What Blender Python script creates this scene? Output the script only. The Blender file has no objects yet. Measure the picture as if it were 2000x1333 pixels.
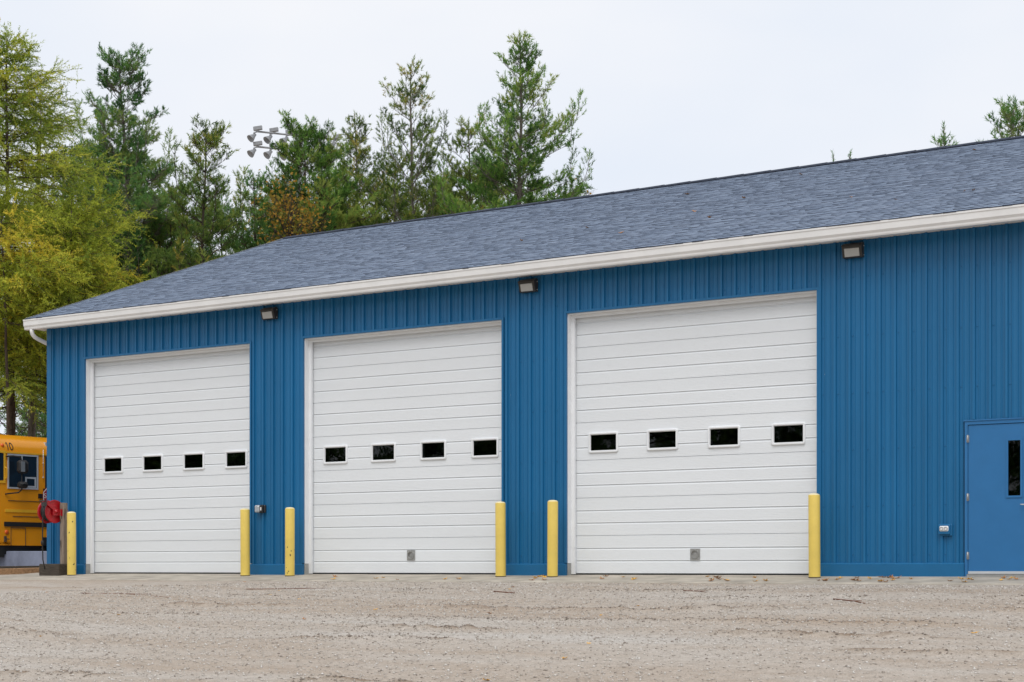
import bpy, math, random
import numpy as np
from mathutils import Vector

R = math.radians
rng = np.random.default_rng(7)
random.seed(7)
scene = bpy.context.scene
COL = scene.collection

# ------------------------------------------------------------------ camera
TH = R(30.8)
FPX = 3070.0                       # focal length in photo pixels (2000 px wide)
CAM = np.array([24.5, -22.65, 0.10])
FW = np.array([-math.sin(TH), math.cos(TH), 0.0])
RT = np.array([math.cos(TH), math.sin(TH), 0.0])
cam_data = bpy.data.cameras.new('camera')
cam_data.sensor_width = 36.0
cam_data.lens = FPX / 2000 * 36
cam_data.shift_y = (1110 - 666.5) / 2000
cam_data.clip_end = 3000
cam = bpy.data.objects.new('camera', cam_data)
cam.location = CAM
cam.rotation_euler = (R(90), 0, TH)
COL.objects.link(cam)
scene.camera = cam

# ------------------------------------------------------------------ sky, sun, exposure
SUN_EL, SUN_AZ = R(56), R(160)     # azimuth measured clockwise from +Y
world = bpy.data.worlds.new('World')
scene.world = world
world.use_nodes = True
wn, wl = world.node_tree.nodes, world.node_tree.links
wn.clear()
sky = wn.new('ShaderNodeTexSky'); sky.sky_type = 'NISHITA'; sky.sun_disc = False
sky.sun_elevation = SUN_EL; sky.sun_rotation = SUN_AZ
b1 = wn.new('ShaderNodeBackground'); b1.inputs['Strength'].default_value = 0.1
wl.new(sky.outputs[0], b1.inputs['Color'])
tc = wn.new('ShaderNodeTexCoord')
mp = wn.new('ShaderNodeMapping'); mp.inputs['Scale'].default_value = (1.0, 1.0, 2.4)
nz = wn.new('ShaderNodeTexNoise'); nz.inputs['Scale'].default_value = 2.6
nz.inputs['Detail'].default_value = 4; nz.inputs['Roughness'].default_value = 0.5
cr = wn.new('ShaderNodeValToRGB')
cr.color_ramp.elements[0].position = 0.30; cr.color_ramp.elements[0].color = (0.73, 0.785, 0.875, 1)
cr.color_ramp.elements[1].position = 0.70; cr.color_ramp.elements[1].color = (0.86, 0.87, 0.90, 1)
wl.new(tc.outputs['Generated'], mp.inputs[0]); wl.new(mp.outputs[0], nz.inputs[0]); wl.new(nz.outputs[0], cr.inputs[0])
b2 = wn.new('ShaderNodeBackground'); b2.inputs['Strength'].default_value = 1.0
wl.new(cr.outputs[0], b2.inputs['Color'])
mixw = wn.new('ShaderNodeMixShader'); mixw.inputs[0].default_value = 0.94   # heavy cloud cover over the blue sky
wo = wn.new('ShaderNodeOutputWorld')
wl.new(b1.outputs[0], mixw.inputs[1]); wl.new(b2.outputs[0], mixw.inputs[2]); wl.new(mixw.outputs[0], wo.inputs[0])

sd = bpy.data.lights.new('sun', 'SUN'); sd.energy = 1.5; sd.angle = R(40); sd.color = (1.0, 0.965, 0.92)
so = bpy.data.objects.new('sun', sd); COL.objects.link(so)
sdir = Vector((math.sin(SUN_AZ) * math.cos(SUN_EL), math.cos(SUN_AZ) * math.cos(SUN_EL), math.sin(SUN_EL)))
so.rotation_euler = sdir.to_track_quat('Z', 'Y').to_euler()
so.location = (20, -30, 40)

vs = scene.view_settings
vs.view_transform = 'Standard'; vs.look = 'None'; vs.exposure = 0.16; vs.gamma = 1.0; vs.use_curve_mapping = False

# ------------------------------------------------------------------ helpers
def at(x, y, Z):
    """photo pixel (2000x1333) at depth Z metres -> world point"""
    return CAM + (FW + RT * (x - 1000) / FPX + np.array([0, 0, 1.0]) * (1110 - y) / FPX) * Z

def tag(o, label=None, cat=None, group=None, kind=None):
    if label: o['label'] = label
    if cat: o['category'] = cat
    if group: o['group'] = group
    if kind: o['kind'] = kind
    return o

def empty(name, loc, label=None, cat=None, group=None):
    o = bpy.data.objects.new(name, None)
    o.location = loc; o.empty_display_size = 0.2
    COL.objects.link(o)
    return tag(o, label, cat, group)

def origin_of(o):
    v = np.zeros(3)
    while o is not None:
        v = v + np.array(o.location); o = o.parent
    return v

def np_mesh(name, V, F, smooth=False, attr=None):
    V = np.asarray(V, dtype=np.float32); F = np.asarray(F, dtype=np.int32)
    me = bpy.data.meshes.new(name)
    k = F.shape[1]
    me.vertices.add(len(V)); me.vertices.foreach_set('co', V.ravel())
    me.loops.add(F.size); me.loops.foreach_set('vertex_index', F.ravel())
    me.polygons.add(len(F)); me.polygons.foreach_set('loop_start', np.arange(0, F.size, k, dtype=np.int32))
    if smooth: me.polygons.foreach_set('use_smooth', np.ones(len(F), dtype=bool))
    if attr is not None:
        a = me.attributes.new('tint', 'FLOAT', 'FACE'); a.data.foreach_set('value', np.asarray(attr, dtype=np.float32))
    me.update(calc_edges=True)
    return me

def link(name, me, mat, parent=None, offset=True, loc=None):
    o = bpy.data.objects.new(name, me)
    if mat is not None and len(me.materials) == 0: me.materials.append(mat)
    COL.objects.link(o)
    if parent is not None: o.parent = parent
    if loc is not None: o.location = loc
    return o

class MB:
    """collects world-space boxes, prisms, tubes, lathes; build() links them as ONE mesh object"""
    def __init__(s): s.v = []; s.f = []; s.sm = []
    def add(s, V, F, smooth=False):
        b = len(s.v); s.v += [tuple(map(float, p)) for p in V]
        for q in F: s.f.append(tuple(i + b for i in q)); s.sm.append(smooth)
        return s
    def box(s, x0, x1, y0, y1, z0, z1):
        V = [(x, y, z) for z in (z0, z1) for y in (y0, y1) for x in (x0, x1)]
        return s.add(V, [(0, 2, 3, 1), (4, 5, 7, 6), (0, 1, 5, 4), (2, 6, 7, 3), (0, 4, 6, 2), (1, 3, 7, 5)])
    def bev(s, x0, x1, y0, y1, z0, z1, b=0.01):
        """box with its four y-directed edges and front edges chamfered"""
        def ring(y, i): return [(x0 + i + b, y, z0 + i), (x1 - i - b, y, z0 + i), (x1 - i, y, z0 + i + b), (x1 - i, y, z1 - i - b),
                                (x1 - i - b, y, z1 - i), (x0 + i + b, y, z1 - i), (x0 + i, y, z1 - i - b), (x0 + i, y, z0 + i + b)]
        V = ring(y0, b) + ring(y0 + b, 0) + ring(y1, 0)
        F = [tuple(range(8))] + [(a + i, a + 8 + i, a + 8 + (i + 1) % 8, a + (i + 1) % 8) for a in (0, 8) for i in range(8)] + [tuple(range(23, 15, -1))]
        return s.add(V, F)
    def extrude_x(s, prof, x0, x1, closed=True, caps=True):
        n = len(prof); V = [(x0, p[0], p[1]) for p in prof] + [(x1, p[0], p[1]) for p in prof]
        m = n if closed else n - 1
        F = [(i, n + i, n + (i + 1) % n, (i + 1) % n) for i in range(m)]
        if closed and caps: F += [tuple(range(n)), tuple(range(2 * n - 1, n - 1, -1))]
        return s.add(V, F)
    def tube(s, path, rad, n=8, caps=True, smooth=True):
        P = [np.array(p, float) for p in path]; m = len(P)
        rad = rad if hasattr(rad, '__len__') else [rad] * m
        V = []; up = None
        for i in range(m):
            d = P[min(i + 1, m - 1)] - P[max(i - 1, 0)]; d = d / (np.linalg.norm(d) + 1e-9)
            if up is None: up = np.array([0, 0, 1.0]) if abs(d[2]) < .9 else np.array([1.0, 0, 0])
            a = np.cross(d, up); a /= np.linalg.norm(a) + 1e-9; b = np.cross(a, d); up = b
            for k in range(n):
                t = 2 * math.pi * k / n
                V.append(P[i] + (a * math.cos(t) + b * math.sin(t)) * rad[i])
        F = [(i * n + k, i * n + (k + 1) % n, (i + 1) * n + (k + 1) % n, (i + 1) * n + k) for i in range(m - 1) for k in range(n)]
        s.add(V, F, smooth)
        if caps:
            b = len(s.v) - m * n
            s.f.append(tuple(b + k for k in range(n - 1, -1, -1))); s.sm.append(False)
            s.f.append(tuple(b + (m - 1) * n + k for k in range(n))); s.sm.append(False)
        return s
    def lathe(s, c, axis, prof, n=20, smooth=True):
        """prof: list of (radius, distance along axis)"""
        axis = np.array(axis, float); axis /= np.linalg.norm(axis)
        u = np.cross(axis, [0, 0, 1.0] if abs(axis[2]) < .9 else [1.0, 0, 0]); u /= np.linalg.norm(u); w = np.cross(axis, u)
        V = []; c = np.array(c, float)
        for r, h in prof:
            for k in range(n):
                t = 2 * math.pi * k / n
                V.append(c + axis * h + (u * math.cos(t) + w * math.sin(t)) * max(r, 1e-4))
        m = len(prof)
        F = [(i * n + k, i * n + (k + 1) % n, (i + 1) * n + (k + 1) % n, (i + 1) * n + k) for i in range(m - 1) for k in range(n)]
        return s.add(V, F, smooth)
    def poly(s, V): return s.add(V, [tuple(range(len(V)))])
    def build(s, name, mat, parent=None):
        off = origin_of(parent) if parent is not None else np.zeros(3)
        me = bpy.data.meshes.new(name)
        me.from_pydata([tuple(np.array(p) - off) for p in s.v], [], s.f)
        me.polygons.foreach_set('use_smooth', s.sm)
        me.update()
        return link(name, me, mat, parent)

def copy_tree(o, parent=None):
    c = o.copy(); COL.objects.link(c); c.parent = parent
    for ch in [x for x in bpy.data.objects if x.parent == o]: copy_tree(ch, c)
    return c

# ------------------------------------------------------------------ materials
def mat(name, col, rough=0.6, metal=0.0, var=0.0, vscale=6.0, bump=0.0, bscale=40.0, spec=0.5, tint=None, stretch=None, fac2=None):
    m = bpy.data.materials.new(name); m.use_nodes = True
    N, L = m.node_tree.nodes, m.node_tree.links
    p = N['Principled BSDF']
    p.inputs['Roughness'].default_value = rough; p.inputs['Metallic'].default_value = metal
    p.inputs['Specular IOR Level'].default_value = spec
    col = tuple(col) + (1,)
    p.inputs['Base Color'].default_value = col
    if var or bump:
        t = N.new('ShaderNodeTexCoord'); mpn = N.new('ShaderNodeMapping')
        if stretch: mpn.inputs['Scale'].default_value = stretch
        L.new(t.outputs['Object'], mpn.inputs[0])
    if var:
        n = N.new('ShaderNodeTexNoise'); n.inputs['Scale'].default_value = vscale; n.inputs['Detail'].default_value = 6
        n.inputs['Roughness'].default_value = 0.6
        L.new(mpn.outputs[0], n.inputs['Vector'])
        r = N.new('ShaderNodeMapRange'); r.inputs[1].default_value = 0.3; r.inputs[2].default_value = 0.7
        r.inputs[3].default_value = 1 - var; r.inputs[4].default_value = 1 + var
        L.new(n.outputs[0], r.inputs[0])
        mx = N.new('ShaderNodeMix'); mx.data_type = 'RGBA'; mx.blend_type = 'MULTIPLY'; mx.inputs[0].default_value = 1
        mx.inputs[6].default_value = col
        L.new(r.outputs[0], mx.inputs[7]); L.new(mx.outputs[2], p.inputs['Base Color'])
    if tint:
        a = N.new('ShaderNodeAttribute'); a.attribute_name = 'tint'
        ramp = N.new('ShaderNodeValToRGB')
        e = ramp.color_ramp.elements
        for i, c in enumerate(tint):
            pos = i / (len(tint) - 1)
            if i == 0: e[0].position = 0; e[0].color = tuple(c) + (1,)
            elif i == len(tint) - 1: e[len(e) - 1].position = 1; e[len(e) - 1].color = tuple(c) + (1,)
            else:
                q = e.new(pos); q.color = tuple(c) + (1,)
        L.new(a.outputs['Fac'], ramp.inputs[0]); L.new(ramp.outputs[0], p.inputs['Base Color'])
    if bump:
        n = N.new('ShaderNodeTexNoise'); n.inputs['Scale'].default_value = bscale; n.inputs['Detail'].default_value = 5
        L.new(mpn.outputs[0], n.inputs['Vector'])
        bm = N.new('ShaderNodeBump'); bm.inputs['Strength'].default_value = bump; bm.inputs['Distance'].default_value = 0.01
        L.new(n.outputs[0], bm.inputs['Height']); L.new(bm.outputs[0], p.inputs['Normal'])
    return m

def foliage(name, tints, trans=0.42):
    m = mat(name, (0.06, 0.1, 0.03), 0.7, spec=0.15, tint=tints)
    N, L = m.node_tree.nodes, m.node_tree.links
    p = N['Principled BSDF']; out = N['Material Output']
    tr = N.new('ShaderNodeBsdfTranslucent')
    src = p.inputs['Base Color'].links[0].from_socket
    L.new(src, tr.inputs['Color'])
    mx = N.new('ShaderNodeMixShader'); mx.inputs[0].default_value = trans
    L.new(p.outputs[0], mx.inputs[1]); L.new(tr.outputs[0], mx.inputs[2]); L.new(mx.outputs[0], out.inputs[0])
    return m

def glass(name, tintc=(0.55, 0.6, 0.62), rough=0.0):
    m = bpy.data.materials.new(name); m.use_nodes = True
    N, L = m.node_tree.nodes, m.node_tree.links
    N.clear()
    t = N.new('ShaderNodeBsdfTransparent'); t.inputs[0].default_value = tuple(tintc) + (1,)
    g = N.new('ShaderNodeBsdfGlossy'); g.inputs['Roughness'].default_value = rough
    fr = N.new('ShaderNodeFresnel'); fr.inputs[0].default_value = 1.5
    mx = N.new('ShaderNodeMixShader'); o = N.new('ShaderNodeOutputMaterial')
    L.new(fr.outputs[0], mx.inputs[0]); L.new(t.outputs[0], mx.inputs[1]); L.new(g.outputs[0], mx.inputs[2]); L.new(mx.outputs[0], o.inputs[0])
    return m

def spots(m, dark=(0.03, 0.025, 0.02), scale=14.0, thr=0.70, stretch=(1, 1, .6)):
    """chipped spots on top of a material's colour"""
    N, L = m.node_tree.nodes, m.node_tree.links
    p = N['Principled BSDF']; ip = p.inputs['Base Color']
    t = N.new('ShaderNodeTexCoord'); mpn = N.new('ShaderNodeMapping'); mpn.inputs['Scale'].default_value = stretch
    n = N.new('ShaderNodeTexNoise'); n.inputs['Scale'].default_value = scale; n.inputs['Detail'].default_value = 3
    L.new(t.outputs['Object'], mpn.inputs[0]); L.new(mpn.outputs[0], n.inputs['Vector'])
    r = N.new('ShaderNodeMapRange'); r.inputs[1].default_value = thr; r.inputs[2].default_value = thr + 0.02
    L.new(n.outputs[0], r.inputs[0])
    mx = N.new('ShaderNodeMix'); mx.data_type = 'RGBA'
    L.new(r.outputs[0], mx.inputs[0]); mx.inputs[7].default_value = tuple(dark) + (1,)
    if ip.links: L.new(ip.links[0].from_socket, mx.inputs[6])
    else: mx.inputs[6].default_value = ip.default_value
    L.new(mx.outputs[2], ip)
    return m

M = {}
M['blue'] = mat('blue_painted_steel', (0.008, 0.135, 0.31), 0.42, var=0.10, vscale=1.3, bump=0.22, bscale=7, stretch=(1, 1, .25))
M['blue_trim'] = mat('blue_trim', (0.008, 0.128, 0.295), 0.40, var=0.05, vscale=3)
M['door_blue'] = mat('blue_door_paint', (0.026, 0.158, 0.375), 0.38, var=0.05, vscale=3, bump=0.06, bscale=220)
M['white'] = mat('white_door_steel', (0.775, 0.80, 0.82), 0.45, var=0.025, vscale=2.2, bump=0.10, bscale=90, stretch=(.12, 1, 1))
M['white_trim'] = mat('white_trim', (0.81, 0.825, 0.84), 0.5, var=0.03, vscale=5)
M['gutter'] = mat('off_white_gutter', (0.78, 0.77, 0.755), 0.4, var=0.05, vscale=2.5)
M['soffit'] = mat('white_soffit', (0.74, 0.70, 0.65), 0.6, var=0.04, vscale=4)
M['concrete'] = mat('concrete', (0.41, 0.37, 0.31), 0.9, var=0.30, vscale=2.4, bump=0.5, bscale=60, spec=0.2)
M['curb'] = mat('curb_concrete', (0.36, 0.36, 0.34), 0.9, var=0.15, vscale=9, bump=0.4, bscale=80, spec=0.2)
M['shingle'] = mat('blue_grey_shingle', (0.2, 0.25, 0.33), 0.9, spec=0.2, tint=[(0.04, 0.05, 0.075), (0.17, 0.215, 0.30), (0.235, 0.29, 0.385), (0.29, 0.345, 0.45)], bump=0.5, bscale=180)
M['ridge'] = mat('ridge_shingle', (0.055, 0.065, 0.09), 0.9, var=0.2, vscale=8, bump=0.4, bscale=120, spec=0.2)
M['dark'] = mat('dark_bronze', (0.035, 0.032, 0.03), 0.45, var=0.1)
M['black'] = mat('black_rubber', (0.012, 0.012, 0.013), 0.6, var=0.1)
M['lens'] = mat('lamp_lens', (0.47, 0.47, 0.45), 0.25, var=0.04)
M['yellow'] = mat('yellow_bollard_sleeve', (0.79, 0.585, 0.125), 0.5, var=0.06, vscale=4)
M['yellow_chip'] = spots(mat('yellow_bollard_chipped', (0.79, 0.585, 0.125), 0.5, var=0.06, vscale=4), scale=15, thr=0.662)
M['cap'] = mat('pale_yellow_dome', (0.82, 0.72, 0.42), 0.6, var=0.06)
M['steel'] = mat('galvanised_steel', (0.42, 0.42, 0.41), 0.42, metal=0.6, var=0.12, vscale=12)
M['steel_light'] = mat('bright_aluminium', (0.66, 0.68, 0.70), 0.35, metal=0.35, var=0.06)
M['red'] = mat('red_enamel', (0.42, 0.008, 0.014), 0.28, var=0.08)
M['red_dark'] = mat('stop_sign_red', (0.36, 0.01, 0.02), 0.4, var=0.05)
M['wood'] = spots(mat('weathered_post_wood', (0.27, 0.215, 0.17), 0.9, var=0.3, vscale=9, bump=0.6, bscale=30, stretch=(6, 6, .5), spec=0.2), dark=(.10, .08, .06), scale=6, thr=.62, stretch=(4, 4, .5))
M['darkwood'] = mat('dark_weathered_timber', (0.075, 0.062, 0.05), 0.9, var=0.35, vscale=10, bump=0.8, bscale=30, stretch=(.6, 4, 4), spec=0.2)
M['tanwood'] = mat('rusty_tan_timber', (0.36, 0.215, 0.115), 0.9, var=0.35, vscale=7, bump=0.6, bscale=30, stretch=(.6, 4, 4), spec=0.2)
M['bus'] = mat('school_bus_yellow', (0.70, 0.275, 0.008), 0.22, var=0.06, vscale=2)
M['bus_bright'] = mat('school_bus_trim_yellow', (0.85, 0.47, 0.03), 0.35, var=0.05)  # brighter than the body yellow, for rail, stripe, frame and handle
M['orange'] = mat('orange_lens', (0.80, 0.13, 0.01), 0.3)
M['white_flat'] = mat('white_vinyl', (0.8, 0.8, 0.8), 0.5)
M['barrier'] = mat('grey_blue_painted_barrier', (0.27, 0.30, 0.40), 0.75, var=0.28, vscale=3.5, bump=0.3, bscale=25, stretch=(1, 1, .5), spec=0.3)
M['seat'] = mat('dark_bus_interior', (0.03, 0.035, 0.05), 0.8, var=0.3, vscale=5)
M['pane'] = glass('window_glass', (0.30, 0.31, 0.32))
M['clear'] = mat('clear_plastic_cover', (0.42, 0.45, 0.48), 0.2, var=0.1)
M['bark'] = mat('conifer_bark', (0.085, 0.066, 0.052), 0.95, var=0.45, vscale=7, bump=0.8, bscale=18, stretch=(3, 3, .6), spec=0.1)
M['bark_pale'] = mat('pale_pine_bark', (0.17, 0.15, 0.13), 0.95, var=0.4, vscale=6, bump=0.8, bscale=16, stretch=(3, 3, .6), spec=0.1)
M['interior'] = mat('interior_grey', (0.07, 0.07, 0.07), 0.9, var=0.1, spec=.1)
M['void'] = mat('unlit_interior_black', (0.006, 0.006, 0.006), 1.0, spec=0.0)  # near-black colour painted in for an unlit interior
M['pine_a'] = foliage('pine_needles_blue_green', [(0.0519, 0.1298, 0.0389), (0.1103, 0.2401, 0.0675), (0.1882, 0.357, 0.1012), (0.2596, 0.3375, 0.0909)])
M['pine_b'] = foliage('pine_needles_olive', [(0.0779, 0.1401, 0.0311), (0.1817, 0.2661, 0.0546), (0.2985, 0.3829, 0.0857), (0.4413, 0.3634, 0.0779)])
M['pine_c'] = foliage('pine_needles_bright', [(0.0649, 0.1493, 0.0311), (0.1493, 0.2921, 0.0571), (0.2596, 0.4283, 0.0882), (0.3764, 0.4413, 0.1038)])
M['larch'] = foliage('larch_needles_yellow_green', [(0.2106, 0.2602, 0.0273), (0.3841, 0.446, 0.0496), (0.5576, 0.5947, 0.0743), (0.7434, 0.6195, 0.0743)], 0.4)
M['larch_b'] = foliage('larch_needles_green', [(0.1699, 0.2478, 0.0312), (0.3328, 0.4248, 0.0595), (0.4956, 0.5664, 0.085), (0.6372, 0.5947, 0.085)], 0.4)
M['autumn'] = foliage('autumn_orange_leaves', [(0.12, 0.16, 0.03), (0.26, 0.22, 0.04), (0.42, 0.24, 0.04), (0.55, 0.3, 0.05)], 0.4)
M['leaf_y'] = mat('yellow_dead_leaf', (0.80, 0.44, 0.06), 0.7, var=0.3, vscale=20)
M['leaf_b'] = mat('brown_dead_leaf', (0.40, 0.19, 0.07), 0.8, var=0.3, vscale=20)
M['twig'] = mat('reddish_twig', (0.16, 0.07, 0.04), 0.9, var=0.3)

# ------------------------------------------------------------------ ground
_NT = {}
def vnoise(x, y, s, seed):
    if seed not in _NT: _NT[seed] = np.random.default_rng(seed).random((256, 256))
    T = _NT[seed]
    xs, ys = x / s, y / s
    xi, yi = np.floor(xs).astype(int), np.floor(ys).astype(int)
    fx, fy = xs - xi, ys - yi
    fx = fx * fx * (3 - 2 * fx); fy = fy * fy * (3 - 2 * fy)
    g = lambda a, b: T[a % 256, b % 256]
    return (g(xi, yi) * (1 - fx) + g(xi + 1, yi) * fx) * (1 - fy) + (g(xi, yi + 1) * (1 - fx) + g(xi + 1, yi + 1) * fx) * fy - .5

def smooth(a, b, x):
    t = np.clip((x - a) / (b - a), 0, 1); return t * t * (3 - 2 * t)

RUTS = [(-11.3, .10, .050), (-9.7, .13, .040), (-8.35, .10, .055), (-6.9, .09, .03), (-5.6, .11, .045), (-12.6, .12, .045), (-4.1, .08, .025), (-2.9, .07, .02)]
def ground_z(x, y, mask=None):
    front = -0.125 - 0.0675 * np.clip(-1.5 - y, 0, 22.0)
    back = -0.125 + 0.315 * smooth(-1.5, 5.0, y)
    under = smooth(-0.75, -0.45, x) * smooth(-1.5, -1.3, y) * (1 - smooth(15.8, 17, y)) * (1 - smooth(30, 31, x))
    z = np.where(y < -1.5, front, back * (1 - under) + (-0.32) * under)
    near = smooth(-1.55, -2.2, y)
    z = z + near * (vnoise(x, y, 3.1, 1) * .07 + vnoise(x, y, .9, 2) * .022 + vnoise(x, y, .25, 3) * .010 + vnoise(x, y, .09, 4) * .007)
    for y0, w, h in RUTS:
        c = y0 + .05 * (x - 12) + .5 * vnoise(x, y * 0 + y0 * 7, 5.5, 11) + .10 * vnoise(x, y * 0 + y0 * 3, .8, 12)
        d = (y - c) / w
        broken = smooth(-.12, .12, vnoise(x, y * 0 + y0 * 11, 1.9, 13))
        if mask is not None: mask += near * broken * 1.5 * (h / .055) * np.exp(-((d - .9) / 1.2) ** 2) * np.clip(.9 + 2.2 * vnoise(x, y, .22, 15), 0, 1.4)
        z = z + near * broken * 1.3 * h * (np.exp(-d * d) - .8 * np.exp(-((d - 1.7) / 1.1) ** 2)) * (.7 + vnoise(x, y, .12, 14))
    return z

def axis(lo, hi, step, far, k=22):
    g = far * (np.linspace(0, 1, k) ** 2.6)[1:]
    return np.concatenate([(lo - g)[::-1], np.arange(lo, hi + step / 2, step), hi + g])
gx = axis(-4.0, 25.0, 0.055, 900); gy = axis(-14.6, -1.4, 0.045, 900)
GX, GY = np.meshgrid(gx, gy)
RUT_DARK = np.zeros(GX.size); GZ = ground_z(GX.ravel(), GY.ravel(), RUT_DARK)
nxg, nyg = len(gx), len(gy)
ii = (np.arange(nyg - 1)[:, None] * nxg + np.arange(nxg - 1)[None, :]).ravel()
me = np_mesh('gravel_ground', np.stack([GX.ravel(), GY.ravel(), GZ], 1), np.stack([ii, ii + 1, ii + 1 + nxg, ii + nxg], 1), True)

me.attributes.new('rut_dark', 'FLOAT', 'POINT').data.foreach_set('value', np.clip(RUT_DARK, 0, 1).astype(np.float32))
gm = bpy.data.materials.new('gravel'); gm.use_nodes = True
N, L = gm.node_tree.nodes, gm.node_tree.links
p = N['Principled BSDF']; p.inputs['Roughness'].default_value = 0.95; p.inputs['Specular IOR Level'].default_value = 0.15
t = N.new('ShaderNodeTexCoord')
def noise_node(scale, detail=4, rough=.6, vec=None):
    n = N.new('ShaderNodeTexNoise'); n.inputs['Scale'].default_value = scale; n.inputs['Detail'].default_value = detail
    n.inputs['Roughness'].default_value = rough; L.new(vec or t.outputs['Object'], n.inputs['Vector']); return n
def ramp(src, stops):
    r = N.new('ShaderNodeValToRGB'); e = r.color_ramp.elements
    e[0].position, e[0].color = stops[0][0], stops[0][1] + (1,)
    e[1].position, e[1].color = stops[-1][0], stops[-1][1] + (1,)
    for q, c in stops[1:-1]: e.new(q).color = c + (1,)
    L.new(src, r.inputs[0]); return r
def mixc(a, b, fac, mode='MIX'):
    x = N.new('ShaderNodeMix'); x.data_type = 'RGBA'; x.blend_type = mode
    if isinstance(fac, float): x.inputs[0].default_value = fac
    else: L.new(fac, x.inputs[0])
    L.new(a, x.inputs[6]); L.new(b, x.inputs[7]); return x.outputs[2]
mpw = N.new('ShaderNodeMapping'); mpw.inputs['Scale'].default_value = (.28, 1.3, 1); mpw.inputs['Rotation'].default_value = (0, 0, R(4))
L.new(t.outputs['Object'], mpw.inputs[0])
big = noise_node(.75, 6, .62, mpw.outputs[0])
base = ramp(big.outputs[0], [(.28, (.46, .38, .305)), (.43, (.50, .435, .37)), (.55, (.54, .49, .435)), (.72, (.585, .555, .515))])
vor = N.new('ShaderNodeTexVoronoi'); vor.inputs['Scale'].default_value = 78; L.new(t.outputs['Object'], vor.inputs['Vector'])
stone = ramp(vor.outputs['Color'], [(0.0, (.74, .72, .70)), (.35, (.92, .90, .88)), (.7, (1.02, 1.01, 1.0)), (1.0, (1.22, 1.2, 1.18))])
c1 = mixc(base.outputs[0], stone.outputs[0], 0.85, 'MULTIPLY')
fine = noise_node(120, 3, .7)
fr = ramp(fine.outputs[0], [(.3, (.72, .70, .68)), (.7, (1.22, 1.22, 1.22))])
c2 = mixc(c1, fr.outputs[0], 0.6, 'MULTIPLY')
mid = noise_node(9, 6, .75)
mr = ramp(mid.outputs[0], [(.32, (.78, .75, .72)), (.65, (1.1, 1.1, 1.1))])
c3 = mixc(c2, mr.outputs[0], 0.8, 'MULTIPLY')
ta = N.new('ShaderNodeAttribute'); ta.attribute_name = 'rut_dark'
rut_dark = N.new('ShaderNodeRGB'); rut_dark.outputs[0].default_value = (.58, .50, .42, 1)  # darker brown multiplied in along the tyre ridges
c4 = mixc(c3, rut_dark.outputs[0], ta.outputs['Fac'], 'MULTIPLY')
L.new(c4, p.inputs['Base Color'])
bmp = N.new('ShaderNodeBump'); bmp.inputs['Strength'].default_value = 0.6; bmp.inputs['Distance'].default_value = 0.02
addn = N.new('ShaderNodeMath'); addn.operation = 'ADD'
L.new(vor.outputs['Distance'], addn.inputs[0]); L.new(fine.outputs[0], addn.inputs[1])
L.new(addn.outputs[0], bmp.inputs['Height']); L.new(bmp.outputs[0], p.inputs['Normal'])
tag(link('gravel_ground', me, gm), 'grey-tan gravel yard with faint tyre ridges in front of the garage', kind='structure')

# loose pebbles on the yard
npb = 42000
dd = 11.5 + 15 * rng.random(npb) ** .8
uu = (rng.random(npb) - .5) * .72
px = CAM[0] + FW[0] * dd + RT[0] * dd * uu; py = CAM[1] + FW[1] * dd + RT[1] * dd * uu
rk = rng.random(npb) < .22                               # crumbled clods gather along the tyre ridges
ri = rng.integers(0, len(RUTS), npb); ry0 = np.array([q[0] for q in RUTS])[ri]
rc_ = ry0 + .05 * (px - 12) + .5 * vnoise(px, ry0 * 7, 5.5, 11) + .10 * vnoise(px, ry0 * 3, .8, 12)
rk &= smooth(-.12, .12, vnoise(px, ry0 * 11, 1.9, 13)) > .5
py = np.where(rk, rc_ + rng.normal(size=npb) * .09, py)
keep = (py < -1.58) & (px > -3.9) & (px < 25); px, py, rk = px[keep], py[keep], rk[keep]; npb = len(px)
sz = .0042 + .010 * rng.random(npb) ** 3.4 + .0009 * np.hypot(px - CAM[0], py - CAM[1]) * .25
octa = np.array([(1, 0, 0), (0, 1, 0), (-1, 0, 0), (0, -1, 0), (0, 0, .8), (0, 0, -.6)], float)
of = np.array([(0, 1, 4), (1, 2, 4), (2, 3, 4), (3, 0, 4), (1, 0, 5), (2, 1, 5), (3, 2, 5), (0, 3, 5)])
ang = rng.random(npb) * 6.283
V = octa[None] * sz[:, None, None] * (0.7 + .6 * rng.random((npb, 6, 1)))
ca, sa = np.cos(ang)[:, None], np.sin(ang)[:, None]
V = np.stack([V[:, :, 0] * ca - V[:, :, 1] * sa, V[:, :, 0] * sa + V[:, :, 1] * ca, V[:, :, 2]], 2)
V += np.stack([px, py, ground_z(px, py) + sz * .25], 1)[:, None, :]
F = of[None] + (np.arange(npb) * 6)[:, None, None]
M['pebble'] = mat('pebbles', (.3, .28, .26), .95, spec=.15, tint=[(.21, .175, .145), (.45, .40, .35), (.54, .495, .445), (.68, .65, .61)])
me = np_mesh('loose_pebbles', V.reshape(-1, 3), F.reshape(-1, 3), False, np.repeat(np.where(rk, .30 * rng.random(npb), .12 + .88 * rng.random(npb)), 8))
tag(link('loose_pebbles', me, M['pebble']), 'loose pebbles scattered over the gravel yard', 'gravel', kind='stuff')

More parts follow.
